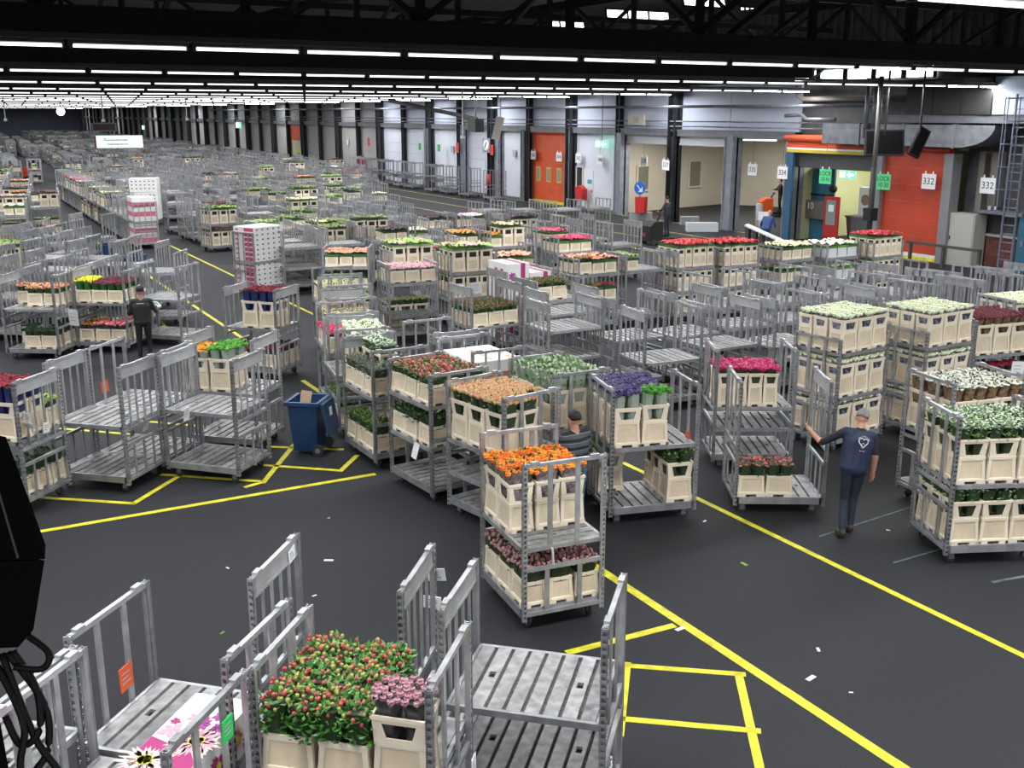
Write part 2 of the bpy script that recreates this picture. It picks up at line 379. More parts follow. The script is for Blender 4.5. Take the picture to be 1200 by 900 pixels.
for y, m, lab in ((64.3, 'red', 'narrow red sign on the dark pillar left of the orange door'), (69.5, 'red', 'red square sign on a dark pillar'), (72.6, 'green', 'green square sign on the white wall'), (76.0, 'green', 'green sign on the white bay door'), (86.5, 'red', 'orange-red sign far along the right wall')):
    bm = NB(); box(bm, 34.3, 34.33, y - .22, y + .22, 2.8, 3.5 if m == 'red' else 3.3); tag(ob('wall_sign', mesh('wall_sign', bm, M('sign_red', (.75, .06, .03)) if m == 'red' else M('sign_green2', (.05, .4, .10)))), lab, 'sign')
# round mirror-like no-entry disc on the pillar at y 65
bm = NB(); box(bm, 34.2, 34.25, 64.4, 65.4, 2.95, 3.9); s = ob('notice_board', mesh('notice_board', bm, M('board_grey', (.3, .31, .35), .5))); tag(s, 'grey notice board with a white disc on the dark pillar', 'sign')
bm = NB(); tube(bm, [(34.15, 64.85, 3.45), (34.2, 64.85, 3.45)], .36, 20); ob('disc', mesh('disc', bm, white), s)
bm = NB(); bar(bm, (34.14, 65.0, 3.25), (34.14, 64.72, 3.65), .06, .02); ob('slash', mesh('slash', bm, ink), s)
# exit lights
exitm = M('exit_green', (.1, .7, .35), .5, emit=(.1, .85, .45, 1.6)); exitw = M('exit_white', (1, 1, 1), .5, emit=(1, 1, 1, 3.5))
def exitsign(x, y, z, lab, wd=1.15, h=.36):
    bm = NB(); box(bm, -.04, .04, -wd / 2, wd / 2, -h / 2, h / 2); o = ob('exit_sign', mesh('exit_sign', bm, exitm), None, (x, y, z))
    bm = NB(); q = wd / 2
    prism(bm, [(-.05, -q * .9, .05), (-.05, -q * .3, .05), (-.05, -q * .3, h * .42), (-.05, q * .02, 0), (-.05, -q * .3, -h * .42), (-.05, -q * .3, -.05), (-.05, -q * .9, -.05)], (.01, 0, 0))
    ob('arrow', mesh('arrow', bm, exitw), o)
    bm = NB(); box(bm, -.05, -.04, q * .25, q * .95, -h * .38, h * .38); ob('pictogram_panel', mesh('pictogram_panel', bm, exitw), o)
    bm = NB(); bar(bm, (0, 0, h / 2), (0, 0, 6.9 - z), .025); ob('hanger', mesh('hanger', bm, traygrey), o)
    return tag(o, lab, 'exit sign')
exitsign(34.4, 51.2, 3.85, 'lit green exit sign with white arrow on the white wall')
exitsign(35.8, 34.0, 2.95, 'lit green exit sign inside the open yellow doorway', .85, .3)
exitsign(28, 104, 4.4, 'lit green exit sign hanging far down the hall before the pillars', 1.6, .55)
exitsign(26.5, 173, 3.7, 'small lit exit sign above the dark red display', 1.5, .6); exitsign(31, 168, 3.4, 'small lit exit sign right of the dark red display', 1.5, .6)
exitsign(8, 230, 3.0, 'tiny lit exit sign on the distant end wall', 2.0, .7)

# orange roller door
bm = NB(); box(bm, XW - .02, XW + .08, 56.0, 60.4, .22, 4.3); d = st('door_1', bm, orange)
for k in range(3):
    y = 59.2 - k * 1.25
    bm = NB(); box(bm, XW - .05, XW - .02, y - .25, y + .25, 1.35, 2.25); f = ob('window_frame', mesh('window_frame', bm, M('frame_yellow', (.6, .5, .06), .5)), d)
    bm = NB(); box(bm, XW - .07, XW - .05, y - .17, y + .17, 1.43, 2.17); ob('pane', mesh('pane', bm, M('pane_dull', (.28, .29, .24), .3)), f)
bm = NB(); tube(bm, [(XW - .1, 55.8, 4.4), (XW - .1, 60.6, 4.4)], .14, 10); ob('roller', mesh('roller', bm, orange), d)
bm = NB(); box(bm, XW - .04, XW - .02, 56.0, 60.4, .02, .2); ob('bottom_strip', mesh('bottom_strip', bm, yel), d)
for k in range(5):
    bm = NB(); z = .9 + k * .75; box(bm, XW - .03, XW - .02, 56, 60.4, z, z + .02); ob('seam', mesh('seam', bm, orange2), d)
# small white personnel door, window and bin on the white wall
bm = NB(); box(bm, XW - .04, XW + .02, 52.9, 53.9, .05, 2.3); d2 = st('door_2', bm, whitep)
bm = NB(); box(bm, XW - .06, XW - .04, 53.0, 53.45, 1.5, 1.75); ob('door_label', mesh('door_label', bm, M('label_teal', (.05, .35, .4))), d2)
bm = NB(); box(bm, XW - .07, XW - .04, 52.95, 53.0, 1.0, 1.15); ob('door_handle', mesh('door_handle', bm, dark), d2)
bm = NB(); box(bm, XW - .05, XW, 54.0, 54.65, 1.2, 2.4); wd_ = st('window_20', bm, M('pane_dark', (.06, .06, .05), .15))
bm = NB()
for y in (53.98, 54.67): box(bm, XW - .08, XW, y - .04, y + .04, 1.15, 2.45)
for z in (1.15, 2.45): box(bm, XW - .08, XW, 53.95, 54.7, z - .04, z + .04)
ob('window_frame', mesh('window_frame', bm, white), wd_)
bm = NB(); prism(bm, [(34.3, 53.75, .55), (34.3, 53.05, .55), (34.3, 53.0, 1.2), (34.3, 53.4, 1.42), (34.3, 53.8, 1.3)], (.35, 0, 0)); o = ob('red_bin', mesh('red_bin', bm, redm)); tag(o, 'red litter bin mounted on the white wall', 'bin')
bm = NB(); tube(bm, [(34.3, 64.75, .75), (34.3, 64.75, 1.5)], .17, 10); o = ob('fire_extinguisher', mesh('fire_extinguisher', bm, redm)); tag(o, 'red fire extinguisher on the pillar left of the orange door', 'fire extinguisher')
bm = NB(); tube(bm, [(34.3, 64.75, 1.5), (34.3, 64.75, 1.62)], .06, 8); ob('valve', mesh('valve', bm, dark), o)
bm = NB(); box(bm, 34.55, 34.8, 89, 89.6, .9, 1.9); tag(ob('hose_box', mesh('hose_box', bm, redm)), 'red hose box far along the wall', 'hose box')
# white bay doors further along
for n, y in enumerate((66.5, 77.0, 80.5)):
    bm = NB(); box(bm, XW - .06, XW, y, y + 3.2, .1, 4.0); d = st(f'door_{n + 3}', bm, M('door_white', (.70, .73, .82), .5, 0, var=.04, scale=.7))
    for k in range(4):
        bm = NB(); box(bm, XW - .075, XW - .06, y + .05, y + 3.15, .9 + k * .75, .93 + k * .75); ob('door_seam', mesh('door_seam', bm, M('seam_grey', (.5, .52, .58))), d)
bm = NB(); box(bm, XW - .06, XW, 105.5, 109.5, 2.8, 4.3); st('door_6', bm, orange)
bm = NB(); box(bm, XW - .05, XW + .01, 105.7, 109.3, .05, 2.8); st('door_7', bm, M('opening_glow', (.5, .45, .3), .8))
for k, (y, c) in enumerate(((107, (.55, .75, .05)), (106.6, (.6, .7, .2)))):
    bm = NB(); box(bm, XW - .12, XW - .08, y - 1, y + .6, 1.5 - k * .6, 1.9 - k * .6); tag(ob('lime_banner', mesh('lime_banner', bm, M(f'lime{k}', c))), ('upper' if k == 0 else 'lower') + ' lime green panel in the distant doorway', 'panel')
# windows of the beige bay
def baywin(a, b, t, wd, z0, z1, n, lab=None):
    a, b = Vector((*a, 0)), Vector((*b, 0)); d = (b - a).normalized(); nn = Vector((d.y, -d.x, 0)); c = a + (b - a) * t
    bm = NB(); prism(bm, [c - d * wd / 2 + nn * .02 + Vector((0, 0, z0)), c + d * wd / 2 + nn * .02 + Vector((0, 0, z0)), c + d * wd / 2 + nn * .02 + Vector((0, 0, z1)), c - d * wd / 2 + nn * .02 + Vector((0, 0, z1))], nn * .03)
    o = st(f'window_{n}', bm, M('bay_pane', (.22, .22, .17), .3)); bm = NB()
    for u, v in (((-1, 0), (1, 0)), ((-1, 1), (1, 1)), ((-1, 0), (-1, 1)), ((1, 0), (1, 1))):
        p = [c + d * (q[0] * wd / 2) + nn * .05 + Vector((0, 0, (z0, z1)[q[1]])) for q in (u, v)]
        bar(bm, p[0], p[1], .1)
    ob('window_frame', mesh('window_frame', bm, M('frame_cream', (.66, .62, .52), .5)), o)
baywin((35.3, 50.45), (44.3, 52.4), .19, 1.0, 1.2, 2.6, 21); baywin((35.3, 50.45), (44.3, 52.4), .70, 1.1, 1.2, 2.75, 22); baywin((44.3, 52.4), (50.5, 40.0), .38, 2.0, 1.2, 2.7, 23)
bm = NB(); box(bm, -.9, .9, -.06, .06, 0, .07); o = ob('bay_light', mesh('bay_light', bm, tubem), None, (37.6, 41.8, 4.2), R(-60)); tag(o, 'single lit tube light under the loading bay ceiling', 'light')
for k in range(2):
    bm = NB(); box(bm, -.02 + (-.8 if k else .8), .02 + (-.8 if k else .8), -.02, .02, .07, .22); ob('bracket', mesh('bracket', bm, traygrey), o)

for k, (x, y) in enumerate(((36.6, 47.5), (38.6, 44.2), (42.5, 46.5))):  # unseen fill lights added under the ceiling to brighten the beige bay
    al = bpy.data.lights.new('bay_fill_light', 'AREA'); al.shape = 'RECTANGLE'; al.size = 1.5; al.size_y = .2; al.energy = 190; al.color = (1, .95, .86); ob('bay_fill_light', al, None, (x, y, 4.35))
# blue arrow sign on a red box, kerb stones
def kerbstone(x, y, lab, l=1.1, rz=0.0, m=None):
    bm = NB(); prism(bm, [(-l / 2, -.3, 0), (l / 2, -.3, 0), (l / 2, -.26, .42), (-l / 2, -.26, .42)], (0, .56, 0)); o = ob('kerb_block', mesh('kerb_block', bm, m or M('concrete', (.28, .28, .28), .8, 0, var=.2)), None, (x, y, 0), rz)
    return tag(o, lab, 'concrete block')
kerbstone(33.9, 46.6, 'concrete block under the blue arrow sign', 1.2, R(-30)); kerbstone(34.6, 43.3, 'concrete block right of the dark pillar', .9, R(-30))
kerbstone(33.2, 40.6, 'pale concrete block before the grey bay pillar', 1.5, R(-30), M('pale_block', (.55, .58, .6), .7))
bm = NB(); prism(bm, [(-.25, -.2, .42), (.25, -.2, .42), (.28, -.2, 1.25), (-.28, -.2, 1.25)], (0, .4, 0)); o = ob('red_bin', mesh('red_bin', bm, redm), None, (33.7, 46.3, 0), R(-60)); tag(o, 'red bin standing on the concrete block under the blue arrow', 'bin')
bm = NB(); tube(bm, [(-.02, 0, 0), (.02, 0, 0)], .34, 20); o = ob('arrow_sign', mesh('arrow_sign', bm, M('sign_blue', (.02, .13, .55), .4)), None, (33.5, 46.2, 1.72), R(20)); tag(o, 'round blue sign with a white diagonal arrow above the red bin', 'sign')
bm = NB(); bar(bm, (-.03, .14, .16), (-.03, -.06, -.06), .1, .02); prism(bm, [(-.04, -.2, -.2), (-.04, .08, -.2), (-.04, -.2, .08)], (.02, 0, 0)); ob('arrow', mesh('arrow', bm, white), o)
bm = NB(); bar(bm, (.05, 0, -1.72), (.05, 0, .3), .05); ob('post', mesh('post', bm, steel), o)
bm = NB(); tube(bm, [(0, 0, 0), (0, 0, 1.25)], .17, 12); o = ob('bollard', mesh('bollard', bm, M('bollard_white', (.6, .6, .62), .5)), None, (35.9, 39.6, 0)); tag(o, 'white round bollard behind the grey bay pillar', 'bollard')
bm = NB(); tube(bm, [(0, 0, 1.25), (0, 0, 1.29)], .12, 12); ob('cap', mesh('cap', bm, whitep), o)
bm = NB(); box(bm, -.7, .7, -.05, .05, 0, .55); o = ob('grey_box_sign', mesh('grey_box_sign', bm, M('sign_beige', (.42, .40, .34), .6)), None, (33.9, 47.2, 4.95), R(-90)); tag(o, 'beige rectangular sign board fixed over the loading bay ledge', 'sign')
bm = NB(); box(bm, -.2, .2, -.06, -.05, .12, .42); ob('marking', mesh('marking', bm, M('sign_mark', (.3, .29, .25))), o)

# open doorway with the yellow room
bm = NB(); box(bm, 34.1, 34.4, 30.6, 36.0, 4.16, 4.45); box(bm, 34.0, 34.15, 30.6, 36.0, 4.1, 4.2); st('trim_3', bm, orange)
bm = NB(); tube(bm, [(34.05, 30.6, 4.5), (34.05, 36.1, 4.5)], .16, 10); st('trim_4', bm, orange)
bm = NB(); box(bm, 33.95, 34.2, 30.8, 35.9, 3.9, 4.03); st('trim_5', bm, M('bar_yellow', (.55, .42, .03), .5))
bm = NB(); box(bm, 33.95, 34.2, 30.8, 35.9, 4.03, 4.1); st('trim_6', bm, whitep)
bm = NB(); box(bm, 34.3, 34.6, 30.6, 36.0, 3.25, 3.9); st('trim_7', bm, M('header_dark', (.07, .07, .075), .6))
bm = NB(); box(bm, 40.4, 40.6, 27.4, 36, 0, 4.3); st('wall_yellow_room_back', bm, yelwall)
bm = NB(); box(bm, 34.65, 40.6, 30.0, 30.2, 0, 4.3); st('wall_yellow_room_right', bm, yelwall)
bm = NB(); box(bm, 34.4, 40.6, 35.9, 36.05, 0, 4.3); st('wall_yellow_room_left', bm, yelwall)
bm = NB(); box(bm, 34.65, 40.6, 27.4, 36, 4.2, 4.3); st('ceiling_yellow_room', bm, yelwall)
bm = NB(); box(bm, 40.34, 40.4, 30.2, 36, .0, .9); st('trim_8', bm, M('dado_grey', (.35, .36, .3), .6))
for y, lab in ((33.2, 'left'), (32.7, 'right')):
    bm = NB(); box(bm, 39.9, 40.3, y - .05, y + .05, 0, 4.15); tag(ob('drain_pipe', mesh('drain_pipe', bm, M('pipe_grey', (.12, .12, .12)))), f'{lab} dark vertical pipe on the yellow back wall', 'pipe')
bm = NB(); box(bm, 35.6, 35.7, 34.55, 35.9, 0, 3.2); o = ob('teal_screen', mesh('teal_screen', bm, teal)); tag(o, 'tall teal screen panel at the left of the yellow doorway', 'panel')
bm = NB(); box(bm, 35.55, 35.6, 34.5, 35.9, 1.95, 2.05); ob('cross_rail', mesh('cross_rail', bm, dark), o)
bm = NB(); box(bm, 35.3, 35.5, 34.75, 35.95, .95, 1.75); o = ob('plan_board', mesh('plan_board', bm, M('board_brown', (.11, .10, .08), .6))); tag(o, 'dark brown board reading 10 before the teal screen', 'sign')
ob('lettering', text_mesh('lettering', '10', .42, white), o, (35.29, 35.6, 1.5), rot=FACE)
bm = NB(); box(bm, 35.3, 35.38, 33.9, 34.75, 0, 2.0); o = ob('red_door', mesh('red_door', bm, M('red_door_paint', (.45, .03, .03), .4))); tag(o, 'narrow red door with a glass pane standing open in the yellow room', 'door')
bm = NB(); box(bm, 35.27, 35.3, 34.05, 34.6, .75, 1.85); ob('pane', mesh('pane', bm, M('glass_grey', (.25, .28, .27), .15)), o)
bm = NB(); box(bm, 35.25, 35.27, 34.15, 34.45, 1.35, 1.65); ob('notice', mesh('notice', bm, white), o)
bm = NB(); bmesh.ops.create_icosphere(bm, subdivisions=2, radius=.19, matrix=Matrix.Translation((35.5, 34.5, 2.32))); tag(ob('black_ball_float', mesh('black_ball_float', bm, dark, True)), 'black ball hanging above the narrow red door', 'ball')
bm = NB(); box(bm, 36.6, 36.75, 33.25, 34.0, .9, 2.4); o = ob('white_cabinet', mesh('white_cabinet', bm, whitep)); tag(o, 'white wall panel with round brown print in the yellow room', 'panel')
bm = NB(); tube(bm, [(36.58, 33.62, 1.85), (36.6, 33.62, 1.85)], .24, 14); ob('round_print', mesh('round_print', bm, M('print_brown', (.25, .17, .12))), o)
for q in range(3):
    bm = NB(); box(bm, 36.57, 36.6, 33.4 + q * .12, 33.46 + q * .12, 1.15 + q * .1, 1.3 + q * .1); ob('switch', mesh('switch', bm, dark), o)
bm = NB(); prism(bm, [(36.0, 33.9, 0), (36.0, 32.7, 0), (36.0, 32.5, 1.1), (36.0, 34.1, 1.1)], (.7, 0, 0)); o = ob('grey_skip', mesh('grey_skip', bm, M('skip_grey', (.10, .105, .11), .6))); tag(o, 'dark grey waste container inside the yellow room', 'container')
bm = NB(); box(bm, 35.95, 36.75, 32.45, 34.15, 1.1, 1.17); ob('rim', mesh('rim', bm, M('skip_rim', (.13, .135, .14))), o)
bm = NB(); tube(bm, [(35.6, 32.0, 0), (35.6, 32.0, 1.0)], [.12, .09], 10); o = ob('orange_post', mesh('orange_post', bm, M('post_orange', (.8, .15, .02)))); tag(o, 'orange post with white cap beside the waste container', 'post')
bm = NB(); box(bm, 35.45, 35.75, 31.75, 32.25, 1.0, 1.3); ob('cap', mesh('cap', bm, white), o)
bm = NB(); box(bm, 40.25, 40.33, 30.4, 31.8, 2.3, 3.1); o = ob('blue_sign', mesh('blue_sign', bm, M('sign_blue2', (.10, .2, .42), .5))); tag(o, 'blue sign board on the yellow wall', 'sign')
for q in range(2):
    bm = NB(); box(bm, 40.22, 40.25, 30.75 + q * .5, 31.05 + q * .5, 2.6, 2.85); ob('white_mark', mesh('white_mark', bm, white), o)
al = bpy.data.lights.new('yellow_room_fill', 'AREA'); al.shape = 'RECTANGLE'; al.size = 1.6; al.size_y = .3; al.energy = 240; lo = ob('yellow_room_fill', al, None, (37.6, 33.2, 4.12))  # unseen fill light, added so the yellow room does not stay dark
bm = NB(); box(bm, 34.0, 34.2, 35.7, 35.95, 0, 3.9); box(bm, 33.9, 34.05, 35.45, 35.6, 0, 3.9, 0); st('trim_9', bm, M('frame_blue', (.03, .10, .2), .5))
bm = NB(); box(bm, 33.8, 34.3, 30.35, 30.75, 0, 4.3); st('pillar_door', bm, M('post_grey', (.24, .24, .25), .5, .2))

# closed red roller door 332
bm = NB(); box(bm, 34.0, 34.1, 27.4, 30.35, .25, 4.15); d = st('door_8', bm, orange2)
for k in range(5):
    bm = NB(); box(bm, 33.985, 34.0, 27.4, 30.35, .9 + k * .65, .925 + k * .65); ob('seam', mesh('seam', bm, orange), d)
bm = NB(); tube(bm, [(33.95, 27.2, 4.25), (33.95, 30.5, 4.25)], .15, 10); ob('roller', mesh('roller', bm, orange2), d)
bm = NB(); box(bm, 33.98, 34.08, 27.4, 30.35, .13, .25); ob('white_seal', mesh('white_seal', bm, whitep), d)
bm = NB(); box(bm, 33.96, 34.08, 27.4, 30.35, .0, .13); ob('yellow_strip', mesh('yellow_strip', bm, yel), d)
bm = NB(); box(bm, 33.8, 34.3, 27.0, 27.4, 0, 4.1); st('trim_10', bm, M('post_grey', (.24, .24, .25), .5, .2))
# dark corner right of the door
darkwall = M('wall_dark', (.07, .07, .075), .7, 0, var=.3, scale=1.5)
bm = NB(); box(bm, 34.9, 35.1, 20, 27.2, 0, 7); st('wall_dark_corner', bm, darkwall)
bm = NB(); box(bm, 33.95, 34.6, 25.9, 27.0, 0, 1.95); o = ob('grey_cabinet', mesh('grey_cabinet', bm, M('cab_grey', (.42, .42, .38), .5))); tag(o, 'tall grey metal cabinet right of the closed red door', 'cabinet')
bm = NB(); box(bm, 33.92, 33.95, 25.95, 26.95, .1, 1.9); ob('cabinet_door', mesh('cabinet_door', bm, M('cab_grey2', (.45, .45, .40), .5)), o)
bm = NB(); box(bm, 33.88, 33.92, 26.9, 26.93, .95, 1.1); ob('handle', mesh('handle', bm, dark), o)
bm = NB(); box(bm, 34.7, 34.95, 24.6, 25.9, 0, 1.15); br = st('wall_brick', bm, M('mortar', (.12, .09, .08), .9))
bmb = NB(); box(bmb, -.03, 0, -.105, .105, -.03, .03); BR = mesh('brick', bmb, M('brick_red', (.20, .06, .045), .8, 0, objvar=.25))
for i in range(13):
    for j in range(5): ob('brick', BR, br, (34.7, 24.75 + j * .24 + (i % 2) * .12, .06 + i * .085))
bm = NB(); box(bm, 34.6, 34.95, 24.4, 26.0, 1.15, 1.22); st('trim_11', bm, M('cap_concrete', (.4, .4, .38), .8))
bm = NB(); box(bm, 34.3, 34.4, 22.6, 24.35, 0, 2.2); o = st('door_9', bm, teal); bm = NB(); box(bm, 34.27, 34.3, 24.1, 24.2, .95, 1.15); ob('door_handle', mesh('door_handle', bm, steel), o)
bm = NB(); box(bm, 34.5, 34.9, 25.6, 25.9, 2.2, 4.2); box(bm, 34.6, 34.9, 26.25, 26.5, 2, 4.2); st('trim_12', bm, M('pier_beige', (.22, .2, .17), .8))
bm = NB(); box(bm, 34.2, 34.9, 24.2, 26.1, 2.0, 2.12); tag(ob('wall_shelf', mesh('wall_shelf', bm, ledge)), 'grey shelf under the 332 sign in the dark corner', 'shelf')
for y in (25.45, 25.7):
    bm = NB(); tube(bm, [(34.4, y, 2.12), (34.4, y, 2.27)], .06, 8); o = ob('small_pot', mesh('small_pot', bm, white)); tag(o, f'small white pot on the grey wall shelf, {"left" if y > 25.5 else "right"} of the pair', 'pot', 'pots on the grey wall shelf')
# caged ladder
o = tag(ob('caged_ladder', None, None, (33.05, 23.85, 0)), 'grey steel caged ladder in the dark corner', 'ladder')
for s in (-.25, .25):
    bm = NB(); bar(bm, (0, s, .1), (0, s, 6.2), .06); ob('stile', mesh('stile', bm, M('ladder_blue', (.16, .19, .25), .5, .3)), o)
bmr = NB(); bar(bmr, (0, -.25, 0), (0, .25, 0), .035); RG = mesh('rung', bmr, steel)
for k in range(20): ob('rung', RG, o, (0, 0, .3 + .3 * k))
for k in range(6):
    bm = NB(); z = 2.3 + .75 * k; tube(bm, [(-.75 * math.sin(math.pi * q / 8), .4 * math.cos(math.pi * q / 8), z) for q in range(9)], .022, 6); ob('hoop', mesh('hoop', bm, M('ladder_blue', ())), o)
for q in (2, 4, 6):
    bm = NB(); bar(bm, (-.75 * math.sin(math.pi * q / 8), .4 * math.cos(math.pi * q / 8), 2.3), (-.75 * math.sin(math.pi * q / 8), .4 * math.cos(math.pi * q / 8), 6.1), .03); ob('cage_strap', mesh('cage_strap', bm, M('ladder_blue', ())), o)
bm = NB(); box(bm, 33.2, 33.4, 22, 23.2, 2.8, 3.6); tag(ob('red_board', mesh('red_board', bm, redm)), 'red board at the right edge behind the ladder', 'sign')
# low guard rail before the cabinet
o = tag(ob('guard_rail', None, None, (33.0, 26.4, 0)), 'low brown guard rail in front of the grey cabinet', 'guard rail')
gm = M('rail_brown', (.07, .065, .06), .5)
bm = NB(); bar(bm, (0, -1.6, .8), (0, 1.7, .8), .1); ob('top_rail', mesh('top_rail', bm, gm), o)
for y in (-1.55, 0, 1.5):
    bm = NB(); bar(bm, (0, y, 0), (0, y, .8), .1); ob('post', mesh('post', bm, gm), o)
# ducts
o = tag(ob('air_duct', None, None, (0, 0, 0)), 'large galvanised air duct with a curved end above the red door', 'air duct')
bm = NB(); box(bm, 33.3, 34.6, 26.6, 33.2, 4.35, 5.15); ob('duct_trunk', mesh('duct_trunk', bm, steel), o)
bm = NB(); prof = [(33.3, 26.6, 4.35)] + [(33.3, 26.6 - 1.6 * math.sin(a * math.pi / 16), 5.15 - .80 * math.cos(a * math.pi / 16)) for a in range(9)] + [(33.3, 26.6, 5.15)]
prism(bm, prof[1:], (1.3, 0, 0)); ob('duct_elbow', mesh('duct_elbow', bm, steel), o)
for y in (31.2, 29.0, 26.7):
    bm = NB(); box(bm, 33.26, 34.64, y - .04, y + .04, 4.31, 5.19); ob('flange', mesh('flange', bm, M('flange', (.25, .26, .28), .5, .4)), o)
bm = NB(); box(bm, 33.4, 34.9, 22.5, 30.0, 5.22, 5.5); tag(ob('grey_ledge_beam', mesh('grey_ledge_beam', bm, ledge)), 'grey ledge beam above the galvanised duct', 'beam')
pn = M('panel_charcoal', (.030, .029, .028), .6)
o = tag(ob('plant_housing', None, None, (33.3, 27, 5.5)), 'dark grey panelled plant housing above the duct', 'housing')
for k in range(3):
    bm = NB(); box(bm, 0, 1.4, 2.0 - k * 1.25 - 1.22, 2.0 - k * 1.25, .02, 1.3); ob('panel', mesh('panel', bm, pn), o)
bm = NB(); box(bm, 0, 1.4, -5, -1.8, .02, 1.3); ob('panel', mesh('panel', bm, M('panel_pale', (.45, .52, .62), .5)), o)
for k, (y, zt) in enumerate(((30.4, 6.9), (30.8, 6.9))):
    bm = NB(); tube(bm, [(33.2, y, 4.6), (33.2, y, zt)], .09, 8); tag(ob('steam_pipe', mesh('steam_pipe', bm, steel)), f'{"right" if k == 0 else "left"} vertical pipe beside the plant housing', 'pipe')
bm = NB(); tube(bm, [(34.5, 31, 6.15), (34.5, 35.6, 6.15), (34.5, 36.0, 6.3), (34.5, 36.1, 6.7)], .11, 8); tag(ob('lagged_pipe', mesh('lagged_pipe', bm, M('lagging', (.3, .27, .24), .7))), 'thick lagged pipe bending upward above the doorway', 'pipe')
bm = NB(); tube(bm, [(34.3, 33.5, 5.3), (34.3, 35.2, 5.3), (34.3, 35.5, 5.5), (34.3, 36.5, 5.45)], .08, 8); tag(ob('bent_pipe', mesh('bent_pipe', bm, steel)), 'silver pipe with a double bend over the doorway', 'pipe')
# black pole and hanging panels in front of the door
o = tag(ob('black_pole', None, None, (27.0, 24.55, 0)), 'tall pole, black below and pale above, left of the closed red door', 'pole')
bm = NB(); tube(bm, [(0, 0, 0), (0, 0, 3.9)], .095, 10); ob('lower_pole', mesh('lower_pole', bm, dark), o)
bm = NB(); tube(bm, [(0, 0, 3.9), (0, 0, 6.7)], .075, 10); ob('upper_pole', mesh('upper_pole', bm, M('pole_pale', (.25, .25, .23), .4, .3)), o)
bm = NB(); box(bm, -.16, .16, -.16, .16, 2.2, 2.6); ob('junction_box', mesh('junction_box', bm, dark), o)
bm = NB(); box(bm, -.14, .14, -.14, .14, 0, .05); ob('foot_plate', mesh('foot_plate', bm, dark), o)
def hpanel(loc, rz, tilt, lab, wd=1.3, h=.85, roll=0.0):
    bm = NB(); box(bm, -wd / 2, wd / 2, -.06, .06, -h / 2, h / 2); o = ob('display_panel', mesh('display_panel', bm, dark), None, loc, rot=(tilt, roll, rz)); tag(o, lab, 'display')
    bm = NB(); box(bm, -wd / 2 + .05, wd / 2 - .05, -.065, -.06, -h / 2 + .05, h / 2 - .05); ob('screen', mesh('screen', bm, M('screen_black', (.003, .003, .003), .6, spec=.1)), o)
    bm = NB(); bar(bm, (0, 0, h * .3), (0, 0, 2.3), .05); g_ = ob('hanger', mesh('hanger', bm, dark), o); g_.rotation_euler = o.rotation_euler.to_matrix().inverted().to_euler()
hpanel((28.3, 25.4, 4.62), R(-30), R(-12), 'dark flat display panel hanging behind the pole', 1.3, .85)
hpanel((29.5, 25.0, 4.62), R(-20), R(-8), 'dark display panel tilted sideways right of the pole', .42, 1.0, R(27))
# lights and boxes hanging over the left bays
bm = NB(); box(bm, -.35, .35, -.3, .3, -.35, .35); o = ob('hanging_camera_box', mesh('hanging_camera_box', bm, M('cam_dark', (.06, .06, .055))), None, (27.2, 52.8, 4.9), R(20)); tag(o, 'dark equipment box hanging on a rod before the white wall', 'box')
bm = NB(); bar(bm, (0, 0, .3), (0, 0, 1.9), .06); ob('rod', mesh('rod', bm, steel), o)
bm = NB(); box(bm, -.22, .22, -.16, .16, -.62, .62); o = ob('hanging_lamp_box', mesh('hanging_lamp_box', bm, M('lamp_pale', (.6, .55, .5), .5)), None, (28.3, 52.3, 4.75), rot=(R(0), R(14), R(-30))); tag(o, 'pale tilted lamp box hanging right of the dark box', 'lamp')
bm = NB(); bar(bm, (0, 0, .6), (-.3, 0, 1.9), .04); ob('arm', mesh('arm', bm, steel), o)
bm = NB(); tube(bm, [(26, 62, 6.3), (30, 58, 5.2)], .12, 8); tag(ob('sloping_conveyor_pipe', mesh('sloping_conveyor_pipe', bm, M('pipe_slope', (.14, .14, .14)))), 'grey sloping pipe under the far lights', 'pipe')
# far signs over the left of the hall
o = tag(ob('hanging_sign', None, None, (17.0, 104, 3.0)), 'white rectangular sign board hanging over the far trolleys', 'sign')
bm = NB(); box(bm, -2.0, 2.0, -.08, .08, -.55, .55); ob('sign_board', mesh('sign_board', bm, M('sign_added_glow', (.85, .88, .85), .6, emit=(.9, 1, .95, .8))), o, rz=R(-8))  # plain board given a glow of its own to look brighter
bm = NB()
xx = -1.3
for q in range(14):
    wq = .06 + .1 * rnd.random(); box(bm, xx, xx + wq, -.1, -.08, .08, .2 + .12 * (q == 0)); xx += wq + .05
xx = -1.1
for q in range(13):
    wq = .05 + .1 * rnd.random(); box(bm, xx, xx + wq, -.1, -.08, -.28, -.17); xx += wq + .05
tag(ob('faint_lettering', mesh('faint_lettering', bm, M('faint_ink', (.35, .37, .37))), o, rz=R(-8)), kind='stuff')
bm = NB(); box(bm, -2.15, -2.0, -.3, .1, -.5, .5); ob('red_side', mesh('red_side', bm, M('dark_red', (.2, .02, .03))), o, rz=R(-8))
bm = NB(); bar(bm, (.6, 0, -3.0), (.6, 0, -.5), .1); ob('post', mesh('post', bm, steel), o)
o = tag(ob('led_display', None, None, (22.3, 147, 3.75)), 'dark red display with rounded grey frame hanging far down the hall', 'display')
bm = NB(); box(bm, -1.5, 1.5, -.1, .1, -.55, .55); ob('frame', mesh('frame', bm, steel), o, rz=R(-10))
bm = NB(); box(bm, -1.3, 1.3, -.13, -.1, -.4, .4); ob('screen', mesh('screen', bm, M('led_red', (.06, .004, .008), .3)), o, rz=R(-10))
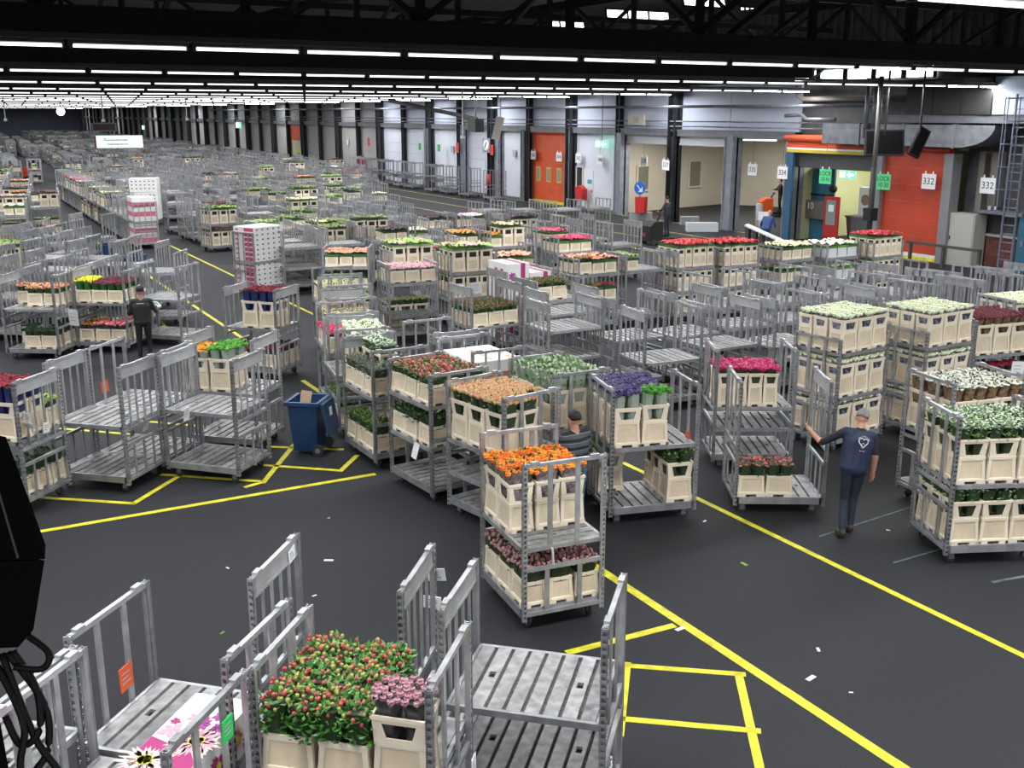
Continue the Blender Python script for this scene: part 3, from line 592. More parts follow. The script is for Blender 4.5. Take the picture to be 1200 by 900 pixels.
bm = NB(); bmesh.ops.create_icosphere(bm, subdivisions=3, radius=.30, matrix=Matrix.Translation((10.6, 90, 5.65))); o = ob('globe_lamp', mesh('globe_lamp', bm, M('globe_glow', (1, 1, 1), .5, emit=(1, 1, .95, 6)), True)); tag(o, 'glowing round globe lamp far down the hall', 'lamp')
bm = NB(); bar(bm, (10.6, 90, 5.9), (10.6, 90, 6.5), .03); ob('stem', mesh('stem', bm, dark), o)
for k, (x, y) in enumerate(((5.2, 70), (9.4, 62), (15.6, 70), (21, 42))):
    bm = NB(); bar(bm, (x, y, 5.2 if k != 3 else 4.6), (x, y, 6.5), .05); box(bm, x - .08, x + .08, y - .08, y + .08, 5.1 if k != 3 else 4.5, 5.25 if k != 3 else 4.6); tag(ob('drop_pole', mesh('drop_pole', bm, whitep)), f'thin white pole hanging from the ceiling, {ORD[k]} from the left', 'pole', 'thin ceiling drop poles')

# ------------------------------------------------------------------ roll trolleys: 1.30 m long (local x), 1.00 m wide (local y), a barred frame at each end
def post_mesh(sx, sy):
    bm = NB(); x, y = sx * .625, sy * .475
    xo, yo = x + sx * .022, y + sy * .022; xi, yi = x - sx * .022, y - sy * .022
    lo = lambda a, b: (min(a, b), max(a, b))
    for yy in (yo, yi): box(bm, *lo(xo, xo - sx * .006), *lo(yy - .006, yy + .006), .13, 1.97)
    for xx in (xo, xi): box(bm, *lo(xx - .006, xx + .006), *lo(yo, yo - sy * .006), .13, 1.97)
    for k in range(31):
        z = .14 + k * .06
        box(bm, *lo(xo, xo - sx * .006), *lo(yi, yo), z, z + .026); box(bm, *lo(xi, xo), *lo(yo, yo - sy * .006), z, z + .026)
    box(bm, *lo(xi, xi + sx * .006), *lo(yi, yo), .13, 1.97); box(bm, *lo(xi, xo), *lo(yi, yi + sy * .006), .13, 1.97)
    return mesh('post', bm, alu)
POST = {(a, b): post_mesh(a, b) for a in (-1, 1) for b in (-1, 1)}
def rail_meshes(s):
    out = []; x = s * .625
    bm = NB(); box(bm, x - .02, x + .02, -.47, .47, 1.925, 1.965)
    for y in (-.36, .36): box(bm, x - .024, x + .024, y - .05, y + .05, 1.955, 1.985)
    out.append(('top_rail', mesh('top_rail', bm, alu)))
    for nm, w_, z0, z1 in (('middle_rail', .018, .955, 1.0), ('middle_rail', .018, .72, .765), ('bottom_rail', .02, .19, .235)):
        bm = NB(); box(bm, x - w_, x + w_, -.46, .46, z0, z1); out.append((nm, mesh(nm, bm, alu)))
    return out
RAILS = {s: rail_meshes(s) for s in (-1, 1)}
def barset(s, ys, z0, z1, wd):
    out = []
    for y in ys:
        bm = NB(); x = s * .625; box(bm, x - .01, x + .01, y - wd / 2, y + wd / 2, z0, z1); out.append(mesh('bar', bm, alu))
    return out
BARS = {}
for s in (-1, 1):
    BARS[s, 'flat'] = barset(s, (-.16, .17), 1.0, 1.93, .055) + barset(s, (-.2, .2), .235, .72, .055)
    BARS[s, 'thin'] = barset(s, (-.28, -.1, .09, .27), 1.0, 1.80, .03) + barset(s, (-.25, 0, .25), .235, .72, .035)
    BARS[s, 'plain'] = barset(s, (-.24, 0, .24), 1.0, 1.93, .035) + barset(s, (-.22, .1), .235, .72, .04)
PLATE = {}
for s in (-1, 1):
    bm = NB(); x = s * .625; box(bm, x - .008, x + .008, -.45, .45, 1.79, 1.925); box(bm, x - .016, x + .016, -.45, .45, 1.775, 1.80); PLATE[s] = mesh('name_plate', bm, platem)
def deck_mesh(z0, z1):
    bm = NB(); h = .5; l = .6
    box(bm, -.6, .6, -h, -h + .035, z0, z1); box(bm, -.6, .6, h - .035, h, z0, z1); box(bm, -l, -l + .03, -h, h, z0, z1); box(bm, l - .03, l, -h, h, z0, z1)
    box(bm, -.58, .58, -.47, .47, z1 - .035, z1 - .028, 1)
    return mesh('deck', bm, [alu, slatdirt])
BASE = deck_mesh(.165, .265); SHELF = deck_mesh(-.055, 0.0)
SLATX = [-.5075 + .145 * k for k in range(8)]
def slat_mesh(x, z, hole):
    bm = NB(); w_ = .056
    if not hole: box(bm, x - w_, x + w_, -.465, .465, z - .03, z + .004)
    else:
        box(bm, x - w_, x + w_, -.465, hole - .045, z - .03, z + .004); box(bm, x - w_, x + w_, hole + .045, .465, z - .03, z + .004)
        box(bm, x - w_, x - .026, hole - .045, hole + .045, z - .03, z + .004); box(bm, x + .026, x + w_, hole - .045, hole + .045, z - .03, z + .004)
        box(bm, x - .026, x + .026, hole - .045, hole + .045, z - .03, z - .024, 1)
    return mesh('slat', bm, [alu2, dark])
SLATB = [slat_mesh(x, .262, .02 if k in (1, 6) else 0) for k, x in enumerate(SLATX)]
SLATS = [slat_mesh(x, -.003, .02 if k in (1, 6) else 0) for k, x in enumerate(SLATX)]
def castor_mesh(x, y):
    bm = NB(); tube(bm, [(x, y - .018, .06), (x, y + .018, .06)], .058, 12, 1); box(bm, x - .035, x + .035, y - .03, y - .022, .05, .165); box(bm, x - .035, x + .035, y + .022, y + .03, .05, .165)
    return mesh('castor', bm, [steel, rubber])
CAST = [castor_mesh(x, y) for x in (-.5, .5) for y in (-.38, .38)]
# simpler meshes, each still one part, for trolleys farther down the hall
def far_frame(s, kind):
    bm = NB(); x = s * .625
    for y in (-.475, .475): box(bm, x - .024, x + .024, y - .024, y + .024, .13, 1.97)
    box(bm, x - .02, x + .02, -.47, .47, 1.925, 1.965); box(bm, x - .018, x + .018, -.46, .46, .955, 1.0); box(bm, x - .018, x + .018, -.46, .46, .72, .765); box(bm, x - .02, x + .02, -.46, .46, .19, .235)
    for y in ((-.24, 0, .24) if kind == 'plain' else (-.28, -.1, .09, .27)): box(bm, x - .012, x + .012, y - .017, y + .017, .235, 1.93)
    if kind != 'plain': box(bm, x - .012, x + .012, -.46, .46, 1.78, 1.93)
    return mesh('end_frame', bm, alu)
FARF = {(s, k): far_frame(s, k) for s in (-1, 1) for k in ('plain', 'thin')}
def far_deck(z, feet=False):
    bm = NB()
    for x in (-.5, .5):
        for y in (-.38, .38):
            if feet: box(bm, x - .05, x + .05, y - .025, y + .025, 0, .2, 2)
    box(bm, -.6, .6, -.5, .5, z - .08, z - .01, 0)
    for x in SLATX: box(bm, x - .056, x + .056, -.47, .47, z - .012, z + .004, 1)
    return mesh('deck', bm, [alu, alu2, rubber])
FARB = far_deck(.262, True); FARS = far_deck(0)

TROL, BUCK, STUFF_T = [], [], []
SHORT = {}
GROUPT = 'roll trolleys on the auction floor'
def trolley(label, short, x, y, a, shelves=(1.0,), loads=(), frames=('thin', 'flat'), lod=None):
    """loads: list of (deck index 0 = base, style, bucket kind, cells) with cells a 9-character string of 0/1, three rows of local y, or 'all' """
    TROL.append(dict(label=label, short=short, x=x, y=y, a=R(a), shelves=sorted(shelves), loads=list(loads), frames=frames, lod=lod))

def build_trolley(t, full):
    o = ob('roll_trolley', None, None, (t['x'], t['y'], 0), t['a']); tag(o, t['label'], 'trolley', GROUPT)
    for s, k in zip((-1, 1), t['frames']):
        if full:
            f = ob('end_frame', None, o)
            for nm, me in RAILS[s]: ob(nm, me, f)
            for sy in (-1, 1): ob('post', POST[s, sy], f)
            for b in BARS[s, k]: ob('bar', b, f)
            if k == 'thin': ob('name_plate', PLATE[s], f)
        else: ob('end_frame', FARF[s, 'thin' if k == 'thin' else 'plain'], o)
    if full:
        b = ob('base', BASE, o)
        for m in SLATB: ob('slat', m, b)
        for c in CAST: ob('castor', c, o)
        for z in t['shelves']:
            sh = ob('shelf', SHELF, o, (0, 0, z))
            for m in SLATS: ob('slat', m, sh)
    else:
        ob('base', FARB, o)
        for z in t['shelves']: ob('shelf', FARS, o, (0, 0, z))

# ------------------------------------------------------------------ flower buckets
def bucket_mesh(kind):
    bm = NB()
    H = {'low': .30, 'collar': .34, 'tall': .36, 'narrow': .34}[kind]
    bx, by = (.385, .30) if kind != 'narrow' else (.235, .30)
    f = lambda t: (1 - .10 * t)
    def ring(z, k): return [bm.verts.new((i * bx / 2 * k, j * by / 2 * k, z)) for i, j in ((-1, -1), (1, -1), (1, 1), (-1, 1))]
    r0, r1 = ring(.03, 1.0), ring(H, .90)
    sides = [bm.faces.new((r0[i], r0[(i + 1) % 4], r1[(i + 1) % 4], r1[i])) for i in range(4)]
    bm.faces.new(r0[::-1])
    bmesh.ops.recalc_face_normals(bm, faces=bm.faces)
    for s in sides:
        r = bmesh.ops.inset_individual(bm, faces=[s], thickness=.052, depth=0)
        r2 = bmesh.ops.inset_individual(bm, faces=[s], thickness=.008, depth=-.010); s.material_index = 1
    # rim and open top
    for (x0, x1, y0, y1) in ((-1, 1, -1, -.86), (-1, 1, .86, 1), (-1, -.88, -.86, .86), (.88, 1, -.86, .86)):
        k = .93; box(bm, x0 * bx / 2 * k, x1 * bx / 2 * k, y0 * by / 2 * k, y1 * by / 2 * k, H - .025, H + .008)
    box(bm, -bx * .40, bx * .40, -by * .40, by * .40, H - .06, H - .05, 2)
    # feet with an arch between them
    for i in (-1, 1):
        for j in (-1, 1):
            x, y = i * bx / 2, j * by / 2
            lo = lambda a, b: (min(a, b), max(a, b))
            box(bm, *lo(x * 1.03, x - i * bx * .30), *lo(y * 1.03, y - j * .03), 0, .035); box(bm, *lo(x * 1.03, x - i * .03), *lo(y * 1.03, y - j * by * .30), 0, .035)
    for j in (-1, 1):
        y = j * by / 2; box(bm, -bx * .51, bx * .51, *sorted((y * 1.03, y - j * .02)), .035, .055)
    for i in (-1, 1):
        x = i * bx / 2; box(bm, *sorted((x * 1.03, x - i * .02)), -by * .51, by * .51, .035, .055)
    return mesh('flower_bucket', bm, [cream, creamin, dark])
def collar_mesh(kind):
    H = {'collar': .34, 'tall': .36, 'narrow': .34}[kind]; T = {'collar': .58, 'tall': .56, 'narrow': .54}[kind]
    bx, by = (.385, .30) if kind != 'narrow' else (.235, .30)
    bm = NB(); k0, k1 = (.88, .99) if kind != 'tall' else (.93, .99)
    za, zb = (H + .035, T - .055)
    def P(side, u, z):
        k = k0 + (k1 - k0) * (z - H) / (T - H)
        x, y = bx / 2 * k, by / 2 * k
        return {0: (u * x, -y, z), 1: (x, u * y, z), 2: (-u * x, y, z), 3: (-x, -u * y, z)}[side]
    for s in range(4):
        wl, wt = (.5, .66)
        o = [P(s, -1, H), P(s, 1, H), P(s, 1, T), P(s, -1, T)]; i = [P(s, -wl, za), P(s, wl, za), P(s, wt, zb), P(s, -wt, zb)]
        ov = [bm.verts.new(p) for p in o]; iv = [bm.verts.new(p) for p in i]
        for q in range(4): bm.faces.new((ov[q], ov[(q + 1) % 4], iv[(q + 1) % 4], iv[q]))
    bmesh.ops.remove_doubles(bm, verts=bm.verts, dist=.0005)
    bmesh.ops.recalc_face_normals(bm, faces=bm.faces)
    bmesh.ops.solidify(bm, geom=bm.faces[:], thickness=.010)
    for (x0, x1, y0, y1) in ((-1, 1, -1, -.88), (-1, 1, .88, 1), (-1, -.9, -.88, .88), (.9, 1, -.88, .88)):
        box(bm, x0 * bx / 2 * 1.03, x1 * bx / 2 * 1.03, y0 * by / 2 * 1.03, y1 * by / 2 * 1.03, T - .028, T)
    return mesh('collar', bm, cream)
BODY = {k: bucket_mesh(k) for k in ('low', 'collar', 'tall', 'narrow')}
COLL = {k: collar_mesh(k) for k in ('collar', 'tall', 'narrow')}
TOPZ = {'low': .30, 'collar': .58, 'tall': .56, 'narrow': .54, 'white': .30, 'whitetall': .45}
bm = NB()
def white_crate():
    bm = NB(); bx, by, H = .39, .31, .30
    r0 = [bm.verts.new((i * bx / 2 * .94, j * by / 2 * .94, 0)) for i, j in ((-1, -1), (1, -1), (1, 1), (-1, 1))]; r1 = [bm.verts.new((i * bx / 2, j * by / 2, H)) for i, j in ((-1, -1), (1, -1), (1, 1), (-1, 1))]
    sd = [bm.faces.new((r0[i], r0[(i + 1) % 4], r1[(i + 1) % 4], r1[i])) for i in range(4)]; bm.faces.new(r0[::-1]); bmesh.ops.recalc_face_normals(bm, faces=bm.faces)
    for s in sd: bmesh.ops.inset_individual(bm, faces=[s], thickness=.04, depth=-.008)
    for (x0, x1, y0, y1) in ((-1, 1, -1, -.9), (-1, 1, .9, 1), (-1, -.92, -.9, .9), (.92, 1, -.9, .9)): box(bm, x0 * bx / 2 * 1.02, x1 * bx / 2 * 1.02, y0 * by / 2 * 1.02, y1 * by / 2 * 1.02, H - .03, H)
    box(bm, -.17, .17, -.13, .13, H - .08, H - .07)
    return mesh('flower_bucket', bm, whitep)
BODY['white'] = white_crate()
bm.free()
for kind in ('collar', 'tall'):
    pass
def farbucket(kind):
    bm = NB(); T = TOPZ[kind]; bx, by = (.38, .30) if kind != 'narrow' else (.235, .30)
    c = 3 if kind == 'white' else 0
    box(bm, -bx / 2, bx / 2, -by / 2, by / 2, 0, .05, c); box(bm, -bx * .46, bx * .46, -by * .46, by * .46, .05, min(T, .34), c)
    box(bm, -bx * .30, bx * .30, -by * .468, by * .468, .08, min(T, .34) - .05, 3 if c else 1); box(bm, -bx * .468, bx * .468, -by * .28, by * .28, .08, min(T, .34) - .05, 3 if c else 1)
    if T > .4:
        box(bm, -bx * .5, bx * .5, -by * .5, by * .5, T - .05, T, c); box(bm, -bx * .44, bx * .44, -by * .44, by * .44, .34, T - .05, c)
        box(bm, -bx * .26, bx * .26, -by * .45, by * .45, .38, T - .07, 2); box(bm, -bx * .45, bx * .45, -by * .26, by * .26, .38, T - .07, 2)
    return mesh('flower_bucket', bm, [cream, creamin, dark, whitep])

# ------------------------------------------------------------------ flowers
def cm(name, a, b, rough=.55, step=False):
    m = M(name, a, rough, island=True, col2=b)
    if step:
        nt = m.node_tree; mx = [n for n in nt.nodes if n.type == 'MIX'][0]; g = [n for n in nt.nodes if n.type == 'NEW_GEOMETRY'][0]
        cr = nt.nodes.new('ShaderNodeMapRange'); cr.inputs[1].default_value = .46; cr.inputs[2].default_value = .54; nt.links.new(g.outputs['Random Per Island'], cr.inputs[0]); nt.links.new(cr.outputs[0], mx.inputs[0])
    return m
leafd = cm('leaf_dark', (.008, .035, .010), (.03, .09, .02)); leafm = cm('leaf_mid', (.015, .075, .012), (.06, .17, .03)); leafn = cm('leaf_near', (.016, .10, .012), (.10, .30, .045), .4); leafl = cm('leaf_light', (.05, .17, .03), (.16, .30, .06)); leafg = cm('leaf_grey', (.05, .07, .05), (.13, .15, .11))
stemm = cm('stems', (.012, .03, .012), (.03, .05, .02)); clear = M('clear_sleeve', (.30, .36, .30), .25); blues = M('blue_sleeve', (.012, .020, .09), .35, var=.4, scale=12, col2=(.03, .05, .2)); blacks = M('black_sleeve', (.012, .012, .014), .3, var=.5, scale=14, col2=(.10, .10, .11))
navyp = M('navy_print', (.02, .025, .06), .4, var=.9, scale=22, col2=(.30, .32, .38)); brownp = M('brown_paper', (.10, .06, .035), .6, var=.6, scale=16, col2=(.30, .18, .09)); wine = M('wine_print', (.06, .02, .03), .4, var=.9, scale=20, col2=(.35, .28, .3)); greens = M('green_sleeve', (.02, .12, .02), .4, var=.5, scale=10)
bluegreen = M('bluegreen_print', (.02, .06, .12), .4, var=.9, scale=18, col2=(.25, .35, .45))
# style: shape, colour a, colour b, blooms, radius, dome height above rim, leaf material, leaves, sleeve material, flat or mounded
STY = {
 'orange roses':        ('rose', (.72, .13, .006), (.95, .46, .04), 30, .039, .17, leafm, 70, wine, .03),
 'mauve pink buds':     ('bud', (.30, .10, .11), (.62, .34, .33), 60, .022, .20, leafd, 40, stemm, .05),
 'salmon alstroemerias':('bud', (.66, .27, .18), (.62, .46, .20), 110, .022, .17, leafl, 40, stemm, .015),
 'pink hypericum':      ('bud', (.55, .03, .06), (.62, .26, .17), 40, .017, .17, leafm, 230, None, .05),
 'green foliage':       ('bud', (.05, .12, .02), (.18, .22, .06), 14, .018, .16, leafd, 190, None, .06),
 'grey foliage':        ('bud', (.10, .12, .08), (.2, .2, .15), 14, .016, .20, leafg, 190, None, .06),
 'white green lisianthus':('bud', (.60, .70, .50), (.30, .45, .18), 26, .020, .24, leafl, 190, clear, .07),
 'purple statice':      ('ruffle', (.035, .022, .10), (.09, .06, .20), 60, .040, .26, leafg, 20, clear, .05),
 'green dianthus':      ('ruffle', (.03, .20, .01), (.10, .36, .03), 36, .042, .22, leafm, 20, clear, .04),
 'cerise carnations':   ('ruffle', (.34, .004, .06), (.58, .02, .15), 40, .036, .12, leafm, 10, stemm, .02),
 'coral pink spray flowers':('daisy', (.78, .10, .10), (.85, .28, .24), 44, .026, .24, leafd, 150, None, .06),
 'white roses':         ('rose', (.74, .80, .50), (.90, .92, .76), 30, .036, .085, leafl, 8, navyp, .012),
 'white chrysanthemums':('daisy', (.80, .78, .62), (.88, .90, .82), 46, .034, .22, leafd, 50, brownp, .02),
 'white matricaria':    ('daisy', (.62, .70, .50), (.86, .88, .84), 90, .019, .20, leafl, 150, None, .05),
 'dark red roses':      ('rose', (.10, .003, .010), (.22, .008, .025), 34, .032, .15, leafd, 10, brownp, .012),
 'red roses':           ('rose', (.42, .003, .008), (.62, .010, .015), 30, .030, .09, leafm, 8, greens, .012),
 'red roses in blue sleeves':('rose', (.20, .006, .02), (.36, .02, .04), 34, .030, .26, leafm, 4, blues, .03),
 'dark red flowers':    ('rose', (.28, .01, .03), (.42, .03, .06), 34, .030, .14, leafd, 10, blacks, .02),
 'red hypericum':       ('bud', (.45, .03, .04), (.30, .22, .06), 22, .019, .15, leafm, 240, None, .04),
 'salmon hypericum':    ('bud', (.65, .22, .10), (.75, .40, .25), 60, .022, .17, leafm, 120, None, .03),
 'green pink flowers':  ('bud', (.62, .35, .33), (.30, .45, .10), 60, .024, .16, leafl, 90, stemm, .02),
 'pale pink roses':     ('rose', (.72, .38, .40), (.80, .58, .56), 34, .034, .10, leafm, 10, bluegreen, .015),
 'light green flowers': ('ruffle', (.26, .42, .08), (.42, .55, .18), 40, .034, .14, leafl, 30, stemm, .03),
 'cream flowers':       ('daisy', (.72, .62, .32), (.80, .75, .50), 50, .03, .12, leafm, 20, stemm, .02),
 'yellow tulips':       ('bud', (.75, .62, .01), (.85, .75, .05), 50, .026, .26, leafd, 40, greens, .03),
 'maroon flowers':      ('rose', (.10, .01, .03), (.25, .03, .06), 40, .03, .2, leafd, 20, greens, .03),
 'orange lilies':       ('daisy', (.85, .30, .01), (.92, .50, .05), 50, .036, .17, leafm, 30, clear, .03),
 'orange gerberas':     ('daisy', (.75, .25, .02), (.80, .42, .06), 40, .036, .15, leafd, 20, blacks, .04),
 'pink lilies':         ('bud', (.75, .12, .16), (.8, .3, .3), 40, .03, .16, leafd, 30, blacks, .03),
 'green shrubs':        ('bud', (.10, .22, .03), (.25, .30, .06), 20, .02, .2, leafm, 170, None, .05),
 'white lilies':        ('ruffle', (.70, .76, .50), (.82, .85, .68), 22, .045, .17, leafl, 60, greens, .04),
 'deep pink flowers':   ('ruffle', (.55, .02, .08), (.75, .10, .18), 40, .034, .10, leafm, 15, stemm, .02),
 'wine red roses':      ('rose', (.10, .01, .02), (.2, .02, .03), 36, .03, .2, leafd, 20, blacks, .04),
 'black wrapped flowers':('rose', (.03, .01, .02), (.06, .02, .03), 20, .03, .16, leafd, 10, blacks, .04),
 'dark green ruscus':   ('bud', (.02, .06, .02), (.05, .1, .03), 10, .016, .18, leafd, 210, None, .06),
}
def bloom(bm, p, r, shape, rn, mi):
    if shape == 'rose':
        n = 6; a0 = rn.random() * 6
        rings = []
        for (rr, zz) in ((.35, -.9), (.95, -.15), (.88, .45), (.5, .62), (.42, .30)):
            rings.append([bm.verts.new(p + Vector((math.cos(a0 + 6.283 * k / n + zz) * r * rr * (1 + .12 * rn.uniform(-1, 1)), math.sin(a0 + 6.283 * k / n + zz) * r * rr, zz * r * 1.05))) for k in range(n)])
        for a, b in zip(rings, rings[1:]):
            for k in range(n): bm.faces.new((a[k], a[(k + 1) % n], b[(k + 1) % n], b[k])).material_index = mi
        bm.faces.new(rings[-1]).material_index = mi
    elif shape == 'daisy':
        n = 9; t = Vector((rn.uniform(-.45, .45), rn.uniform(-.45, .45), 1)).normalized(); u = t.orthogonal().normalized(); v = t.cross(u)
        c = bm.verts.new(p + t * r * .12); out = []
        for k in range(n * 2):
            rr = r * (1.0 if k % 2 == 0 else .55); out.append(bm.verts.new(p + (u * math.cos(6.283 * k / (2 * n)) + v * math.sin(6.283 * k / (2 * n))) * rr + t * (r * .25 if k % 2 == 0 else 0)))
        b = bm.verts.new(p - t * r * .5)
        for k in range(2 * n):
            bm.faces.new((c, out[k], out[(k + 1) % (2 * n)])).material_index = mi; bm.faces.new((b, out[(k + 1) % (2 * n)], out[k])).material_index = mi
    else:
        j = .45 if shape == 'ruffle' else .08
        res = bmesh.ops.create_icosphere(bm, subdivisions=2 if shape == 'ruffle' else 1, radius=r)
        sz = .85 if shape == 'ruffle' else 1.25
        for q in res['verts']: q.co = Vector((q.co.x, q.co.y, q.co.z * sz)) * (1 + j * rn.uniform(-1, .6)) + p
        for q in res['verts']:
            for f in q.link_faces: f.material_index = mi
def leaf(bm, p, l, rn, mi=0):
    az = rn.uniform(0, 6.283); el = rn.uniform(-.3, 1.1); d = Vector((math.cos(az) * math.cos(el), math.sin(az) * math.cos(el), math.sin(el))); s = d.cross(Vector((0, 0, 1))).normalized() * l * .22; u = s.cross(d).normalized() * l * .08
    a, b, c, e = bm.verts.new(p), bm.verts.new(p + d * l * .5 + s - u), bm.verts.new(p + d * l), bm.verts.new(p + d * l * .5 - s - u); m_ = bm.verts.new(p + d * l * .5 + u)
    for q in ((a, b, m_), (b, c, m_), (c, e, m_), (e, a, m_)): bm.faces.new(q).material_index = mi
BUNCH = {}
def bunch_mesh(style, kind, v, fine=1.0):
    key = (style, kind, v)
    if key in BUNCH: return BUNCH[key]
    shape, ca, cb, n, r, h, lm, nl, sl, mound = STY[style]
    rn = random.Random(hash((style.__len__() * 31 + v * 7 + len(kind))) + v); rim = TOPZ.get(kind, .3)
    bx, by = (.40, .315) if kind != 'narrow' else (.245, .315)
    bm = NB()
    top = rim + h - r
    # sleeves or stem mass: two bunches side by side reaching down into the bucket
    mats = [lm, sl or stemm, stemm]
    nb = 2 if kind != 'narrow' else 1
    for q in range(nb):
        cx = (q - (nb - 1) / 2) * bx / nb; hw = bx / nb * .5
        z0 = rim - .20 if rim > .4 else rim - .05
        zt = top - (.01 if sl else .05)
        segs = 10
        rings = []
        for z, k in ((z0, .74), (rim + .01, .80), (zt, .97)):
            rings.append([bm.verts.new((cx + hw * k * (abs(math.cos(t)) ** .6) * math.copysign(1, math.cos(t)), by / 2 * k * (abs(math.sin(t)) ** .6) * math.copysign(1, math.sin(t)), z + (rn.uniform(-.012, .012) if z == zt else 0))) for t in [6.283 * i / segs for i in range(segs)]])
        for a, b in zip(rings, rings[1:]):
            for i in range(segs): bm.faces.new((a[i], a[(i + 1) % segs], b[(i + 1) % segs], b[i])).material_index = 1
        bm.faces.new(rings[-1]).material_index = 2; bm.faces.new(rings[0][::-1]).material_index = 2
    for i in range(nl):
        x, y = rn.uniform(-.5, .5) * bx * 1.05, rn.uniform(-.5, .5) * by * 1.05
        e = max(abs(x) / (bx / 2), abs(y) / (by / 2)); leaf(bm, Vector((x, y, rim + h * rn.uniform(.15, 1.02) - mound * max(0, e) * .6)), rn.uniform(.045, .085), rn)
    fol = mesh('flower_bunch', bm, mats)
    bm = NB(); cols = max(2, round(math.sqrt(n * bx / by))); rows = max(2, round(n / cols))
    for i in range(cols):
        for j in range(rows):
            x = ((i + .5 + rn.uniform(-.34, .34)) / cols - .5) * bx * 1.04; y = ((j + .5 + rn.uniform(-.34, .34)) / rows - .5) * by * 1.05
            e = (x / (bx / 2)) ** 2 + (y / (by / 2)) ** 2
            z = top + rn.uniform(-.5, .5) * mound - mound * e * .5 + .01 * math.sin(x * 40 + v) + r * .4
            bloom(bm, Vector((x, y, z)), r * rn.uniform(.8, 1.2), shape, rn, 0)
    bl = mesh('blooms', bm, cm('bloom_' + style, ca, cb, .55, 'hypericum' in style or 'green pink' in style or 'alstro' in style))
    BUNCH[key] = (fol, bl); return BUNCH[key]

def cellpos(kind):
    if kind == 'narrow': return [-.49 + .245 * k for k in range(5)], [-.32, 0, .32]
    return [-.40, 0, .40], [-.32, 0, .32]
def fill_trolley(t):
    o3 = Vector((t['x'], t['y'], 0)); ex = Vector((math.cos(t['a']), math.sin(t['a']), 0)); ey = Vector((-ex.y, ex.x, 0))
    tocam = (CAMP - o3); decks = [.266] + [z + .004 for z in t['shelves']]
    sx, sy = (1 if tocam.dot(ex) > 0 else -1), (1 if tocam.dot(ey) > 0 else -1)
    depth_is_y = abs(tocam.dot(ey)) > abs(tocam.dot(ex))
    nd = len(decks)
    for load in t['loads']:
        di, style, kind, cells = load[:4]; opt = load[4] if len(load) > 4 else ''
        xs, ys = cellpos(kind); nx, ny = len(xs), len(ys)
        if cells == 'all': cells = '1' * (nx * ny)
        on = lambda i, j: 0 <= i < nx and 0 <= j < ny and cells[j * nx + i] == '1'
        top = di == nd - 1 or opt == 'full'
        for j in range(ny):
            for i in range(nx):
                if not on(i, j): continue
                if not top and on(i + sx, j) and on(i, j + sy): continue
                # words for the place on the deck, seen from the photograph
                if depth_is_y:
                    dpt = (ny - 1 - j) if sy > 0 else j; lat = i if ex.dot(RIGHT) > 0 else nx - 1 - i; nl_ = nx; ndp = ny
                else:
                    dpt = (nx - 1 - i) if sx > 0 else i; lat = j if ey.dot(RIGHT) > 0 else ny - 1 - j; nl_ = ny; ndp = nx
                row = {3: ('front', 'middle', 'back'), 5: ('front', 'second', 'third', 'fourth', 'back')}[ndp][dpt]
                cl = {3: ('left', 'centre', 'right'), 5: ('far left', 'left', 'centre', 'right', 'far right')}[nl_][lat]
                deck = ('top', 'bottom')[di == 0] if nd == 2 else ('only' if nd == 1 else ('bottom', 'middle', 'top')[di if nd == 3 else min(di, 2)])
                p = o3 + ex * xs[i] + ey * ys[j]
                BUCK.append(dict(x=p.x + rnd.uniform(-.008, .008), y=p.y + rnd.uniform(-.008, .008), z=decks[di], a=t['a'] + R(rnd.uniform(-1.5, 1.5)) + (math.pi if rnd.random() < .5 else 0), style=style, kind=kind, row=row, cl=cl, deck=deck, short=t['short'], v=rnd.randrange(3), d=(p - CAMP).length))

# ------------------------------------------------------------------ the trolleys of the photograph, nearest first
trolley('empty trolley with white flowered box at lower left corner, beside black housing', 'trolley with the flowered box', .77, 6.56, -43.5, (1.10,), frames=('flat', 'flat'))
trolley('empty trolley at the left edge partly hidden by the black housing', 'trolley at left edge', -.19, 7.47, -43.5, (1.30,), frames=('flat', 'flat'))
trolley('empty trolley with orange card hanging on its left frame, behind the flowered box', 'trolley with orange card', 1.36, 7.47, -44, (1.10,), frames=('flat', 'flat'))
trolley('trolley loaded with pink hypericum buckets and mauve roses in the near row', 'near hypericum trolley', 2.39, 6.42, -42, (1.15,), [(1, 'near hypericum', 'low', '110110110'), (1, 'mauve roses', 'tall', '001000000')], frames=('flat', 'flat'))
trolley('empty trolley with clean slatted shelf and round slots, rightmost of the near row', 'near slatted trolley', 3.88, 6.57, -43, (1.18, .60), frames=('thin', 'flat'))
trolley('empty trolley behind the near hypericum buckets with two plated end frames', 'trolley behind near hypericum', 2.78, 7.85, -40, (), frames=('thin', 'thin'))
trolley('trolley with orange roses above and mauve buds below, before the striped man', 'orange rose trolley', 5.87, 9.84, 83.5, (1.0,), [(1, 'orange roses', 'collar', '011011011'), (0, 'mauve pink buds', 'low', 'all', 'full')], frames=('flat', 'flat'))
trolley('trolley with salmon alstroemerias on its top shelf, left of the striped man', 'salmon alstroemeria trolley', 6.78, 12.42, 100, (1.14, .66), [(2, 'salmon alstroemerias', 'collar', '011111111'), (1, 'green foliage', 'low', '000100000')], frames=('flat', 'flat'))
trolley('three deck trolley with pink hypericum on top and hanging white sheet', 'pink hypericum trolley', 6.54, 14.03, 95, (.86, 1.48), [(2, 'pink hypericum', 'low', 'all'), (1, 'green foliage', 'low', 'all')], frames=('flat', 'flat'))
trolley('trolley with grey foliage and white sprays, right of the blue wheelie bin', 'grey foliage trolley', 6.44, 15.85, 91, (1.20,), [(1, 'grey foliage', 'low', '111100111'), (1, 'white matricaria', 'collar', '000011000'), (0, 'green shrubs', 'low', 'all')], frames=('flat', 'thin'))
